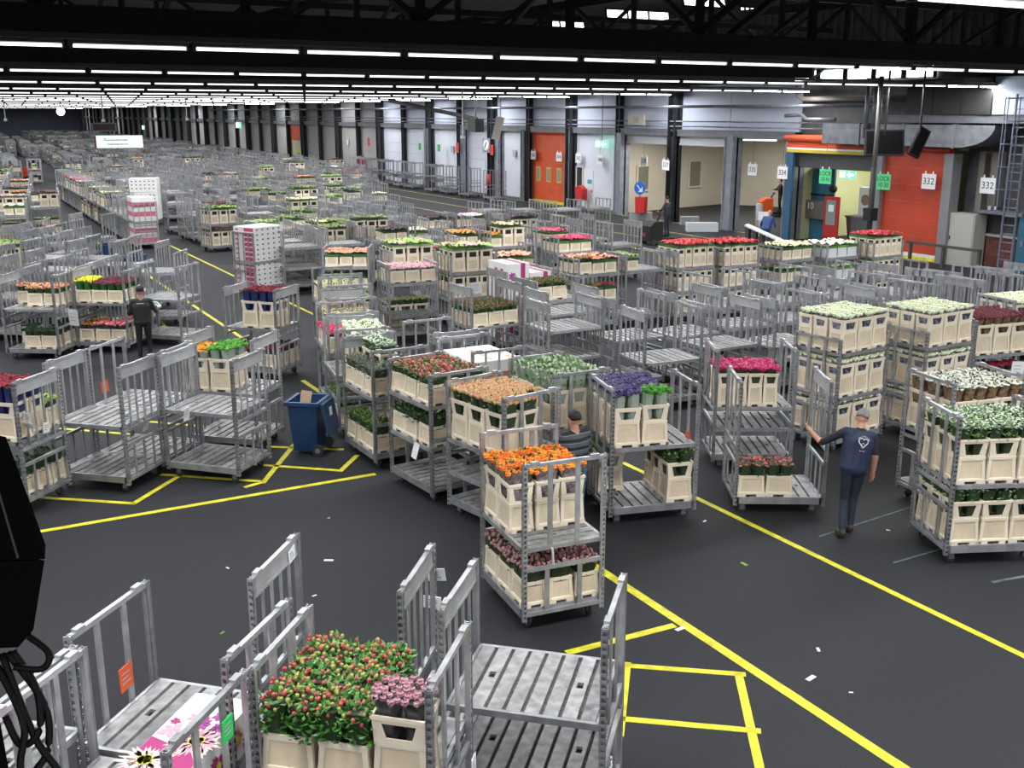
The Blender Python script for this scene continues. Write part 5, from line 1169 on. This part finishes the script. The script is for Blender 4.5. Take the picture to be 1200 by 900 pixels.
def dots_print(o, l, w_, h):
    bm = NB()
    for sgn in (-1, 1):
        y = sgn * w_ / 2
        for q in range(5): box(bm, -l / 2 + .09 + q * l / 5.2, -l / 2 + .15 + q * l / 5.2, y - .004, y + .004, h * .35, h * .65, 1)
        x = sgn * l / 2
        box(bm, x - .005, x + .005, -w_ * .46, -w_ * .02, h * .12, h * .88, 0); box(bm, x - .005, x + .005, w_ * .26, w_ * .42, h * .3, h * .6, 0)
    ob('print', mesh('print', bm, [M('print_rose', (.55, .06, .16), .6), M('hole_dark', (.05, .05, .09), .7)]), o)
for d, (z0, n) in enumerate(((.27, 5), (1.057, 7))):
    for q in range(n):
        carton(9.4, 33.4, z0 + .152 * q, 25, 1.16, .96, .147, cardw, f'flat white carton, {ORD[q]} from below in the {"lower" if d == 0 else "upper"} stack by the lane', dots_print, 'white cartons stacked by the lane')
for d, (z0, n) in enumerate(((.27, 4), (1.16, 5))):
    for q in range(n):
        carton(8.35, 47.2, z0 + .2 * q, 90, 1.1, .92, .19, M('carton_rose', (.62, .16, .24), .6) if (q + d) % 2 == 0 else cardw, f'flat {"rose" if (q + d) % 2 == 0 else "white"} carton, {ORD[q]} up the {"lower" if d == 0 else "upper"} stack on the first train trolley', None, 'cartons on the first train trolley')
for q in range(3):
    carton(10.35, 57.0 + 0.02 * q, .30 + .69 * q, -20, 1.35, 1.0, .67, cardw, f'white carton block with dark marks, {("bottom", "middle", "top")[q]} of the far tall pile', (lambda o, l, w_, h: [ob('mark_rows', (lambda bm: ([box(bm, -l / 2 + .1 + i * .21, -l / 2 + .17 + i * .21, -w_ / 2 - .012, -w_ / 2 - .004, .15 + j * .18, .2 + j * .18) for i in range(6) for j in range(3)], mesh('mark_rows', bm, ink))[1])(NB()), o)]), 'white carton pile far down the lane')
bm = NB(); box(bm, -.7, .7, -.52, .52, .16, .28)
for sx in (-.55, .55): tube(bm, [(sx, -.45, .08), (sx, .45, .08)], .08, 10)
tag(ob('pallet_dolly', mesh('pallet_dolly', bm, steel), None, (10.35, 57.0, 0), R(-20)), 'low dolly under the white carton pile far down the lane', 'dolly')

# wheelie bins
binblue = M('bin_blue', (.012, .045, .13), .4, 0, var=.1, scale=4)
def wheelie(x, y, a, label, openlid=True):
    o = ob('wheelie_bin', None, None, (x, y, 0), R(a)); tag(o, label, 'bin')
    bm = NB(); b = [(-.20, -.22), (.20, -.22), (.20, .22), (-.20, .22)]; k = 1.30
    r0 = [bm.verts.new((p[0], p[1], .06)) for p in b]; r1 = [bm.verts.new((p[0] * k, p[1] * k, .92)) for p in b]
    for i in range(4): bm.faces.new((r0[i], r0[(i + 1) % 4], r1[(i + 1) % 4], r1[i]))
    bm.faces.new(r0[::-1]); bmesh.ops.recalc_face_normals(bm, faces=bm.faces); bmesh.ops.solidify(bm, geom=bm.faces[:], thickness=.012); ob('body', mesh('body', bm, binblue), o)
    bm = NB()
    for (x0, x1, y0, y1) in ((-.30, .30, -.32, -.27), (-.30, .30, .27, .32), (-.30, -.245, -.27, .27), (.245, .30, -.27, .27)): box(bm, x0, x1, y0, y1, .87, .93)
    ob('rim', mesh('rim', bm, binblue), o)
    for s in (-1, 1):
        bm = NB(); tube(bm, [(.24, s * .24, .1), (.24, s * .29, .1)], .1, 16); w1 = ob('wheel', mesh('wheel', bm, rubber), o)
        bm = NB(); tube(bm, [(.24, s * .292, .1), (.24, s * .296, .1)], .045, 10); ob('hub', mesh('hub', bm, M('hub_grey', (.2, .2, .2))), w1)
    if openlid:
        bm = NB(); prism(bm, [(.31, -.28, .90), (.36, -.28, .90), (.45, -.26, .36), (.42, -.26, .34)], (0, .56, 0)); l = ob('lid', mesh('lid', bm, binblue), o)
        bm = NB(); bar(bm, (.31, -.28, .90), (.31, .28, .90), .03); ob('hinge', mesh('hinge', bm, binblue), l)
        bm = NB(); prism(bm, [(.388, -.07, .80), (.392, -.07, .80), (.411, -.07, .66), (.407, -.07, .66)], (0, .13, 0)); ob('label_sticker', mesh('label_sticker', bm, white), l)
    return o
wheelie(5.38, 16.72, -38, 'blue wheelie bin with open lid hanging, between empty trolleys and grey foliage')
bm = NB(); box(bm, -.09, .09, -.012, .012, 0, .42); o = ob('cardboard_piece', mesh('cardboard_piece', bm, M('cardboard', (.42, .30, .19), .8)), None, (5.30, 16.72, .64), rot=(R(-14), R(6), R(-35))); tag(o, 'brown cardboard piece sticking out of the blue wheelie bin', 'cardboard')
wheelie(5.85, 41.0, 20, 'blue bin behind empty trolleys at the left lane edge', False); wheelie(6.25, 37.4, 50, 'second blue bin nearer along the left lane', False)

# hanging papers and cards on the trolleys
def paper(p, rz, tilt, wd, h, label, m=None, name='hanging_paper', cat='paper'):
    bm = NB(); box(bm, -wd / 2, wd / 2, -.004, .004, -h, 0); o = ob(name, mesh(name, bm, m or white), None, p, rot=(R(tilt), R(rnd.uniform(-8, 8)), R(rz))); tag(o, label, cat)
    bm = NB()
    for k in range(3): box(bm, -wd * .35, wd * (.05 + .3 * rnd.random()), -.006, -.003, -h * (.25 + .2 * k) - .012, -h * (.25 + .2 * k))
    ob('printed_lines', mesh('printed_lines', bm, M('faint_ink', ())), o)
    return o
cardo = M('card_orange', (.75, .11, .03), .5)
paper((6.05, 13.72, .86), 95 - 90 + 90, 12, .15, .24, 'white sheet hanging off the pink hypericum trolley side')
paper((3.24, 15.96, 1.25), 45, 10, .15, .22, 'white slip on the frame of the left weathered trolley')
paper((3.98, 15.72, 1.30), 45, 6, .12, .12, 'small white slip on the red edged empty trolley')
paper((2.75, 16.55, 1.05), 50, 12, .13, .26, 'white folded sheet hanging at the right frame of the left weathered trolley')
paper((1.0, 15.87, 1.35), -40, 35, .16, .12, 'white card tilted on the blue sleeve rose trolley post')
paper((1.02, 15.86, 1.50), -40, 4, .1, .14, 'small white sticker on the blue sleeve rose trolley post')
paper((1.28, 16.18, 1.24), 47, 4, .14, .16, 'white number card on the right frame of the blue sleeve rose trolley')
paper((.99, 7.97, 1.42), 46, 0, .16, .20, 'orange card held between the bars of the near left trolley', cardo, 'orange_card', 'card')
paper((2.36, 18.0, 1.32), 47, 0, .2, .2, 'orange card in a grey holder on the rear weathered trolley', cardo, 'orange_card', 'card')
paper((9.16, 11.31, 1.22), -105, 0, .16, .2, 'orange red card low on the right frame of the purple statice trolley', cardo, 'orange_card', 'card')
paper((3.6, 7.83, 1.72), -40, 6, .16, .12, 'white slip behind the plated frame of the near trolley, upper one'); paper((3.55, 7.80, 1.48), -40, 6, .16, .12, 'white slip behind the plated frame of the near trolley, lower one')
paper((3.02, 5.98, 1.12), 49, 0, .12, .16, 'white card reading 52 on the near hypericum trolley frame', None, 'number_card', 'card')
paper((12.7, 24.72, 1.25), -3, 0, .3, .32, 'white sheet hanging on the green pink flower trolley'); paper((2.9, 26.2, 1.15), -33, 10, .22, .4, 'white sheet hanging on the left salmon hypericum trolley')
paper((2.51, 8.47, 1.90), 51, 0, .14, .12, 'white label on the plated frame behind the near hypericum'); paper((1.35, 6.18, 1.83), 49, 0, .14, .16, 'bright green label on the frame beside the flowered carton', M('label_green', (.02, .6, .12), .5), 'green_label', 'label')
paper((17.3, 11.95, 1.18), -10, 0, .3, .3, 'white sheet hanging below the dark red roses'); paper((1.05, 27.3, 1.9), 57, 0, .3, .12, 'white label on a trolley frame at the far left', None)
paper((5.62, 9.17, .99), 83, -6, .05, .2, 'white slip of paper on the orange rose trolley post')
for k, (x, y) in enumerate(((2.0, 9.4), (2.9, 12.6), (3.6, 11.3), (2.4, 10.9), (4.6, 13.6), (4.1, 12.2), (7.4, 7.0), (7.55, 6.6), (7.9, 7.4), (8.7, 9.5), (9.2, 10.9), (11.2, 9.4), (6.9, 8.5), (3.3, 9.0))):
    bm = NB(); s = rnd.uniform(.02, .07); box(bm, -s, s, -s * .4, s * .4, 0, .006); tag(ob('paper_scrap', mesh('paper_scrap', bm, M('leaf_scrap', (.25, .35, .05)) if k in (3, 9) else white), None, (x, y, .001), rnd.uniform(0, 3)), f'{"green leaf scrap" if k in (3, 9) else "white paper scrap"} on the dark floor, {ORD[k]} of those scattered from left', 'scrap', 'scraps scattered on the floor')

# ------------------------------------------------------------------ black housing with cables at the left edge, near the viewer
o = tag(ob('black_housing', None, None, (0, 0, 0)), 'black angled housing with loose cables at the left edge, close to the viewer', 'equipment')
fw = Vector((-.05, .25, -.06)); dark_ = dark; dark = M('housing_black', (.003, .003, .003), .9, spec=.1)
bm = NB(); prism(bm, [Vector(p) for p in ((-.10, 2.30, 5.04), (.10, 2.21, 4.985), (.143, 2.14, 4.775), (.138, 2.13, 4.75), (-.10, 2.22, 4.76))], fw); ob('upper_housing', mesh('upper_housing', bm, dark), o)
bm = NB(); prism(bm, [Vector(p) for p in ((-.10, 2.22, 4.757), (.137, 2.13, 4.747), (.100, 2.08, 4.63), (.07, 2.08, 4.60), (-.10, 2.16, 4.60))], fw); ob('lower_housing', mesh('lower_housing', bm, dark), o)
bm = NB(); bar(bm, (-.07, 2.2, 4.6), (-.05, 1.95, 4.1), .16, .16); ob('support_post', mesh('support_post', bm, dark), o)
bm = NB(); bar(bm, (.06, 2.17, 4.99), (.09, 2.11, 4.77), .004, .004); ob('seam', mesh('seam', bm, M('seam_black', (.03, .03, .03))), o)
cb = [[(.09, 2.08, 4.62), (.12, 2.05, 4.59), (.105, 2.04, 4.565), (.05, 2.05, 4.58)], [(.06, 2.07, 4.6), (.09, 2.03, 4.53), (.085, 2.0, 4.46), (.05, 2.0, 4.44), (.03, 2.03, 4.5)], [(.05, 2.07, 4.6), (.1, 2.02, 4.5), (.095, 1.99, 4.42), (.06, 1.97, 4.38), (.04, 1.95, 4.3)], [(.04, 2.07, 4.6), (.075, 2.0, 4.45), (.11, 1.96, 4.37), (.085, 1.93, 4.28)], [(.03, 2.06, 4.58), (.06, 2.0, 4.48), (.045, 1.97, 4.4), (.09, 1.94, 4.33), (.1, 1.92, 4.2)]]
for c in cb:
    bm = NB(); n = []
    for i in range(len(c) - 1):
        p0, p1, p2, p3 = [Vector(c[max(0, min(len(c) - 1, i + q))]) for q in (-1, 0, 1, 2)]
        for t in range(6):
            t /= 6; n.append(.5 * ((2 * p1) + (-p0 + p2) * t + (2 * p0 - 5 * p1 + 4 * p2 - p3) * t * t + (-p0 + 3 * p1 - 3 * p2 + p3) * t ** 3))
    tube(bm, n, .007, 7); ob('cable', mesh('cable', bm, M('cable_black', (.005, .005, .005), .6, spec=.2)), o)
dark = dark_

# ------------------------------------------------------------------ people
skin = M('skin', (.52, .27, .18), .5, 0, var=.06, scale=9)
def ell(bm, c, r, rot=None, sub=3):
    res = bmesh.ops.create_icosphere(bm, subdivisions=sub, radius=1)
    for v in res['verts']:
        p = Vector((v.co.x * r[0], v.co.y * r[1], v.co.z * r[2])); v.co = (rot @ p if rot else p) + Vector(c)
def person(name, label, loc, rz, J, mats, zonef, lean=None, head=(0, 0, 0), hair=None, shoes=None, voxel=.013, fingers=True, height=1.0, curl=.5):
    """J overrides joints (x right, y ahead, z up); mats by zone name; zonef(zone, local point) -> material key"""
    D = dict(pelvis=(0, 0, .96), chest=(0, .01, 1.30), neck=(0, .0, 1.50), head=(0, .02, 1.645))
    for s, n in ((-1, 'l'), (1, 'r')):
        D.update({f'sh_{n}': (s * .185, 0, 1.435), f'el_{n}': (s * .235, -.03, 1.15), f'wr_{n}': (s * .25, .05, .91), f'hip_{n}': (s * .095, 0, .93), f'kn_{n}': (s * .105, .015, .50), f'an_{n}': (s * .11, -.03, .085)})
    D.update(J); D = {k: Vector(v) for k, v in D.items()}
    root = Vector((0, 0, .96))
    if lean is not None:
        L = Euler((R(lean[0]), R(lean[1]), R(lean[2]))).to_matrix()
        for k in D:
            if k[:2] in ('ch', 'ne', 'he', 'sh') or (k[:2] in ('el', 'wr') and k not in J): D[k] = root + L @ (D[k] - root)
    else: L = Matrix.Identity(3)
    caps = []   # (a, b, ra, rb, zone)
    T = lambda p: root + L @ (Vector(p) - root)
    caps += [(T((-.085, -.005, .97)), T((.085, -.005, .97)), .115, .115, 'hips'), (T((-.082, 0, .96)), T((-.098, 0, 1.32)), .110, .116, 'torso'), (T((.082, 0, .96)), T((.098, 0, 1.32)), .110, .116, 'torso'), (T((0, -.008, .96)), T((0, .0, 1.34)), .118, .122, 'torso'), (D['sh_l'], D['sh_r'], .066, .066, 'torso'), (T((-.06, 0, 1.40)), T((.06, 0, 1.40)), .09, .09, 'torso'), (D['neck'] - (D['head'] - D['neck']) * .25, D['head'], .055, .052, 'neck')]
    for n in 'lr':
        caps += [(D[f'sh_{n}'], D[f'el_{n}'], .062, .047, 'upper_arm'), (D[f'el_{n}'], D[f'wr_{n}'], .045, .030, 'forearm'), (D[f'hip_{n}'], D[f'kn_{n}'], .092, .062, 'thigh'), (D[f'kn_{n}'], D[f'an_{n}'], .062, .045, 'calf')]
        d = (D[f'wr_{n}'] - D[f'el_{n}']).normalized(); caps.append((D[f'wr_{n}'], D[f'wr_{n}'] + d * .075, .030, .034, 'hand'))
    bm = NB()
    for a, b, ra, rb, z in caps:
        tube(bm, [a, a.lerp(b, .5), b], [ra, (ra + rb) / 2, rb], 14); ell(bm, a, (ra,) * 3, None, 2); ell(bm, b, (rb,) * 3, None, 2)
    HR = L @ Euler((R(head[0]), R(head[1]), R(head[2]))).to_matrix(); hc = D['head']
    P = lambda p: hc + HR @ Vector(p)
    ell(bm, P((0, 0, .03)), (.078, .098, .108), HR); ell(bm, P((0, .03, -.06)), (.055, .065, .065), HR); ell(bm, P((0, .104, -.02)), (.013, .020, .024), HR, 2); ell(bm, P((0, .09, -.068)), (.024, .012, .010), HR, 2); ell(bm, P((0, .085, -.105)), (.022, .02, .016), HR, 2)
    for s in (-1, 1): ell(bm, P((s * .080, -.005, -.005)), (.012, .022, .034), HR, 2)
    me = bpy.data.meshes.new('tmp'); bm.to_mesh(me); bm.free(); tmp = bpy.data.objects.new('tmp', me); COL.objects.link(tmp)
    rm = tmp.modifiers.new('r', 'REMESH'); rm.mode = 'VOXEL'; rm.voxel_size = voxel; sm = tmp.modifiers.new('s', 'SMOOTH'); sm.iterations = 6; sm.factor = .6
    bpy.context.view_layer.update()
    body = bpy.data.meshes.new_from_object(tmp.evaluated_get(bpy.context.evaluated_depsgraph_get())); bpy.data.objects.remove(tmp)
    nv = len(body.polygons); C = np.zeros(nv * 3); body.polygons.foreach_get('center', C); C = C.reshape(-1, 3)
    best = np.full(nv, 9.0); zi = np.zeros(nv, int)
    zs = caps + [(P((0, 0, .03)), P((0, .03, -.05)), .10, .075, 'head')]
    for k, (a, b, ra, rb, z) in enumerate(zs):
        a_, b_ = np.array(a), np.array(b); ab = b_ - a_; t = np.clip(((C - a_) @ ab) / max(1e-9, ab @ ab), 0, 1); dd = np.linalg.norm(C - a_ - t[:, None] * ab, axis=1) - (ra + (rb - ra) * t)
        m_ = dd < best; best[m_] = dd[m_]; zi[m_] = k
    keys = list(mats); Li = L.transposed()
    mi = [keys.index(zonef(zs[zi[k]][4], root + Li @ (Vector(C[k]) - root))) for k in range(nv)]
    # hands: palms belong to the body, the fingers are added to the same mesh
    bm = NB(); bm.from_mesh(body)
    for k, f in enumerate(bm.faces): f.material_index = mi[k]; f.smooth = True
    if fingers:
        for n, s in (('l', -1), ('r', 1)):
            d = (D[f'wr_{n}'] - D[f'el_{n}']).normalized(); side = Vector((0, 1, 0)) - d * d.y; side = side.normalized() if side.length > .2 else Vector((0, 0, 1)).cross(d).normalized(); inn = d.cross(side).normalized() * (-s)
            if inn.x * s > 0: inn = -inn
            kn = D[f'wr_{n}'] + d * .085
            for q, (o_, ln) in enumerate(((.026, .068), (.009, .076), (-.009, .070), (-.026, .055))):
                b0 = kn + side * o_; c1 = b0 + (d + inn * curl * .35).normalized() * ln * .5; c2 = c1 + (d + inn * curl * 1.2).normalized() * ln * .32; c3 = c2 + (d * .6 + inn * curl * 2).normalized() * ln * .25
                tube(bm, [b0 - d * .02, c1, c2, c3], [.0095, .009, .008, .006], 7, keys.index('skin'))
            b0 = D[f'wr_{n}'] + d * .03 + side * .025; tube(bm, [b0, b0 + (side + d * .6).normalized() * .035 + inn * .01, b0 + (side * .5 + d).normalized() * .065 + inn * .02], [.012, .0105, .008], 7, keys.index('skin'))
    for k in keys: body.materials.append(mats[k])
    bm.to_mesh(body); bm.free()
    body.name = name; o = ob('person', body, None, loc, R(rz)); o.scale = (height,) * 3; tag(o, label, 'person')
    if hair:
        bm = NB(); ell(bm, (0, 0, 0), (.086, .106, .112), None, 3)
        dl = [v for v in bm.verts if (v.co.y > .055 and v.co.z < .055) or (v.co.z < -.045) or (v.co.z < -.0 and v.co.y > -.0)]
        bmesh.ops.delete(bm, geom=dl, context='VERTS')
        for v in bm.verts: v.co = v.co * (1 + .035 * noise.noise(v.co * 40)) + Vector((0, -.006, .034)); v.co = P(v.co)
        bmesh.ops.solidify(bm, geom=bm.faces[:], thickness=.012); h = ob('hair', mesh('hair', bm, hair, True), o)
    for s in (-1, 1):
        bm = NB(); ell(bm, P((s * .030, .088, .012)), (.013,) * 3, None, 2); ob('eye', mesh('eye', bm, M('eye_white', (.7, .7, .68), .2), True), o)
    for n in 'lr':
        a = D[f'an_{n}']; f = Vector((0, 1, 0)); bm = NB(); ell(bm, a + Vector((0, .075, -.035)), (.048, .135, .045), None, 3); ell(bm, a + Vector((0, -.01, .0)), (.048, .06, .06), None, 2)
        for v in bm.verts: v.co.z = max(v.co.z, a.z - .083)
        ob('shoe', mesh('shoe', bm, shoes or dark, True), o)
    return o, T, P, D
jeans = M('jeans_blue', (.055, .11, .22), .8, 0, var=.35, scale=6); jeansd = M('jeans_dark', (.018, .026, .042), .8, 0, var=.4, scale=6)
def stripe_mat():
    m = bpy.data.materials.new('striped_sweater'); m.use_nodes = True; nt = m.node_tree; b = nt.nodes['Principled BSDF']; b.inputs['Roughness'].default_value = .85
    tc = nt.nodes.new('ShaderNodeTexCoord'); sp = nt.nodes.new('ShaderNodeSeparateXYZ'); nt.links.new(tc.outputs['Object'], sp.inputs[0])
    mu = nt.nodes.new('ShaderNodeMath'); mu.operation = 'MULTIPLY'; mu.inputs[1].default_value = 1 / .105; nt.links.new(sp.outputs['Z'], mu.inputs[0])
    fr_ = nt.nodes.new('ShaderNodeMath'); fr_.operation = 'FRACT'; nt.links.new(mu.outputs[0], fr_.inputs[0])
    cr = nt.nodes.new('ShaderNodeValToRGB'); cr.color_ramp.interpolation = 'CONSTANT'; e = cr.color_ramp.elements
    e[0].position = 0; e[0].color = (.012, .012, .016, 1); e[1].position = .42; e[1].color = (.075, .085, .10, 1); e2 = cr.color_ramp.elements.new(.88); e2.color = (.16, .18, .20, 1)
    nt.links.new(fr_.outputs[0], cr.inputs[0]); nt.links.new(cr.outputs[0], b.inputs['Base Color']); return m
def z_striped(z, p):
    if z in ('torso', 'upper_arm', 'forearm') or (z == 'hips' and p.z > .98): return 'shirt' if not (z == 'neck') else 'skin'
    if z in ('hips', 'thigh', 'calf'): return 'legs'
    return 'skin'
hairdark = M('hair_dark', (.012, .009, .008), .6, 0, var=.5, scale=60); hairgrey = M('hair_grey', (.22, .21, .20), .7, 0, var=.5, scale=70)
person('person', 'man with short dark hair in striped grey sweater and blue jeans, seen from behind', (7.30, 11.36, 0), 4,
       dict(el_l=(-.27, .06, 1.18), wr_l=(-.18, .28, 1.12), el_r=(.27, .05, 1.17), wr_r=(.24, .27, 1.05), kn_l=(-.11, .03, .50), an_l=(-.12, -.03, .085)),
       dict(shirt=stripe_mat(), legs=jeans, skin=skin), z_striped, None, (-6, 0, 4), hairdark)
vest = M('vest_navy', (.010, .018, .052), .65, 0, var=.25, scale=7); polo = M('polo_dark', (.006, .008, .016), .75)
def z_vest(z, p):
    if z == 'torso' or (z == 'hips' and p.z > .90): return 'vest'
    if z == 'upper_arm': return 'polo' if p.z > 1.19 else 'skin'
    if z in ('hips', 'thigh', 'calf'): return 'legs'
    if z == 'neck' and p.z < 1.515: return 'polo'
    return 'skin'
pv, Tv, Pv, Dv = person('person', 'grey haired man in navy vest with white back emblem, pulling a trolley', (10.58, 9.55, 0), -24,
       dict(sh_l=(-.19, .03, 1.435), el_l=(-.37, .24, 1.26), wr_l=(-.44, .46, 1.36), el_r=(.31, .03, 1.12), wr_r=(.33, .10, .86), kn_l=(-.06, .09, .50), an_l=(-.12, -.10, .085), kn_r=(.09, .12, .50), an_r=(.06, .08, .085), hip_l=(-.085, .0, .93), hip_r=(.095, 0, .93)),
       dict(vest=vest, polo=polo, legs=jeansd, skin=skin), z_vest, (-12, 12, 0), (-12, 4, -28), hairgrey, M('shoe_brown', (.04, .033, .028), .6))
# white heart-shaped emblem on the back of the vest
bm = NB(); em = []
yb = -.150
def arc(cx, cz, r, a0, a1, rr=.006, n=14): tube(bm, [Tv((cx + r * math.cos(R(a0 + (a1 - a0) * k / n)), yb + .5 * (cx + r * math.cos(R(a0 + (a1 - a0) * k / n))) ** 2 * 1.2, cz + r * math.sin(R(a0 + (a1 - a0) * k / n)))) for k in range(n + 1)], rr, 5)
arc(-.030, 1.345, .036, 20, 220); arc(.030, 1.345, .036, -40, 160); arc(.0, 1.30, .020, 0, 300, .005)
tube(bm, [Tv((-.062, yb, 1.33)), Tv((-.03, yb - .004, 1.29)), Tv((0, yb - .004, 1.25))], .006, 5); tube(bm, [Tv((.062, yb, 1.33)), Tv((.03, yb - .004, 1.29)), Tv((0, yb - .004, 1.25))], .006, 5)
ob('heart_emblem', mesh('heart_emblem', bm, M('emblem_white', (.75, .75, .78), .6)), pv)
bm = NB()
for k in range(9):
    t = R(150 - k * 15); c = Tv((.085 * math.cos(t), yb + .002, 1.335 + .075 * math.sin(t))); ell(bm, c, (.0065, .004, .008), None, 1)
for k in range(5): ell(bm, Tv((-.03 + .015 * k, yb - .004, 1.215)), (.0055, .004, .007), None, 1)
ob('emblem_lettering', mesh('emblem_lettering', bm, M('emblem_white', ())), pv)
jack = M('jacket_black', (.014, .016, .013), .6, 0, var=.4, scale=5); blackt = M('trousers_black', (.010, .010, .012), .8)
def z_jack(z, p):
    if z in ('torso', 'upper_arm', 'forearm') or (z == 'hips' and p.z > .86) or (z == 'thigh' and p.z > .82): return 'jacket'
    if z in ('hips', 'thigh', 'calf'): return 'legs'
    return 'skin'
pj, Tj, Pj, Dj = person('person', 'man in black jacket and trousers with dark cap, holding a small device', (4.22, 24.9, 0), -10,
       dict(el_r=(.30, .02, 1.18), wr_r=(.32, .26, 1.25), el_l=(-.28, .02, 1.16), wr_l=(-.14, .24, 1.10)), dict(jacket=jack, legs=blackt, skin=skin), z_jack, None, (-8, 0, 4), hairdark)
bm = NB(); bar(bm, Tj((-.10, -.142, 1.40)), Tj((.06, -.142, 1.40)), .03, .006); ob('back_print', mesh('back_print', bm, M('print_grey', (.45, .48, .48))), pj)
bm = NB(); ell(bm, Pj((0, -.004, .07)), (.093, .112, .075)); ob('cap', mesh('cap', bm, M('cap_black', (.012, .012, .012), .8), True), pj)
dv = (Matrix.Rotation(R(-10), 3, 'Z') @ Vector((.33, .37, 1.27))) + Vector((4.22, 24.9, 0))
bm = NB(); box(bm, -.07, .07, -.10, .10, -.02, .02); o = ob('hand_terminal', mesh('hand_terminal', bm, whitep), None, dv, rot=(R(30), 0, R(20))); tag(o, 'white hand held terminal in the hand of the man in black', 'device')
bm = NB(); box(bm, -.05, .05, -.05, .08, .02, .023); ob('screen', mesh('screen', bm, M('screen_teal', (.05, .3, .25), .3)), o)
coat = M('coat_navy', (.018, .024, .040), .7); bluew = M('work_blue', (.02, .06, .19), .7)
person('person', 'driver in dark navy standing on black tow tractor before the pillar', (28.75, 37.55, .28), 20, dict(el_l=(-.3, .1, 1.2), wr_l=(-.2, .3, 1.12), el_r=(.3, .1, 1.2), wr_r=(.22, .3, 1.1)),
       dict(jacket=coat, legs=coat, skin=skin), z_jack, None, (-8, 0, 0), hairdark, None, .02)
person('person', 'bald man in blue work shirt bending over a white board by the bay pillar', (30.5, 33.15, 0), -60, dict(el_l=(-.3, .2, 1.1), wr_l=(-.2, .45, .98), el_r=(.3, .2, 1.1), wr_r=(.25, .45, .98)),
       dict(jacket=bluew, legs=bluew, skin=skin), z_jack, (-28, 0, 0), (10, 0, 0), None, None, .02)
person('person', 'person in dark clothes standing on the orange vehicle inside the loading bay', (41.9, 44.6, .25), 60, dict(el_l=(-.3, .15, 1.2), wr_l=(-.2, .4, 1.2), el_r=(.3, .15, 1.2), wr_r=(.2, .4, 1.2)),
       dict(jacket=M('coat_dark', (.02, .016, .016), .8), legs=blackt, skin=skin), z_jack, None, (0, 0, 0), hairdark, None, .02)
person('person', 'person in dark clothes riding the orange scooter far at the left edge', (9.35, 102.0, .3), 60, {}, dict(jacket=coat, legs=blackt, skin=skin), z_jack, None, (0, 0, 0), hairdark, None, .025, False)
def tractor(x, y, a, body, label, wd=.85, h=1.0):
    o = ob('tow_tractor', None, None, (x, y, 0), R(a)); tag(o, label, 'vehicle')
    bm = NB(); prism(bm, [(-wd / 2, .45, .15), (-wd / 2, 1.15, .15), (-wd / 2, 1.1, h * .8), (-wd / 2, .85, h), (-wd / 2, .45, h)], (wd, 0, 0)); ob('body', mesh('body', bm, body), o)
    bm = NB(); box(bm, -wd / 2, wd / 2, -.45, .45, .12, .27); ob('platform', mesh('platform', bm, dark), o)
    bm = NB(); bar(bm, (0, .5, h), (0, .36, h + .25), .06); bar(bm, (-.28, .34, h + .26), (.28, .34, h + .26), .045); ob('handlebar', mesh('handlebar', bm, dark), o)
    for sx in (-1, 1):
        for yy in (-.3, .9):
            bm = NB(); tube(bm, [(sx * wd / 2 - sx * .12, yy, .13), (sx * wd / 2 + sx * .01, yy, .13)], .13, 12); ob('wheel', mesh('wheel', bm, rubber), o)
    bm = NB(); box(bm, -.12, .12, 1.15, 1.16, h * .35, h * .5); ob('lamp', mesh('lamp', bm, M('lamp_red', (.5, .05, .03), .4)), o)
tractor(28.75, 37.55, 85, dark, 'black tow tractor with driver before the dark pillar'); tractor(41.9, 44.6, 60, M('tractor_orange', (.75, .12, .03), .4), 'orange tow tractor inside the loading bay'); tractor(9.35, 102, 60, M('tractor_red', (.8, .08, .03), .4), 'orange red scooter far at the left edge')
o = tag(ob('white_board_rack', None, None, (30.15, 32.75, 0)), 'sloping white board on dark legs held by the man in blue', 'rack'); o.rotation_euler = (0, 0, R(-58))
bm = NB(); prism(bm, [(-.85, -.25, 1.15), (.85, -.25, .5), (.85, -.25, .44), (-.85, -.25, 1.08)], (0, .5, 0)); ob('board', mesh('board', bm, white), o)
for k in range(6):
    x = -.76 + .30 * k; z = 1.07 - (x + .85) * .376
    bm = NB(); box(bm, x - .07, x + .07, -.2, .2, 0, z); ob('leg', mesh('leg', bm, M('leg_dark', (.05, .055, .055))), o)
bm = NB(); box(bm, -.25, .25, -.02, .02, .75, 1.15); box(bm, -.2, -.17, -.02, .02, 0, .75); box(bm, .17, .2, -.02, .02, 0, .75); tag(ob('standing_notice', mesh('standing_notice', bm, white), None, (34.2, 37.4, 0), R(-60)), 'white notice on two legs by the bay pillar', 'notice')
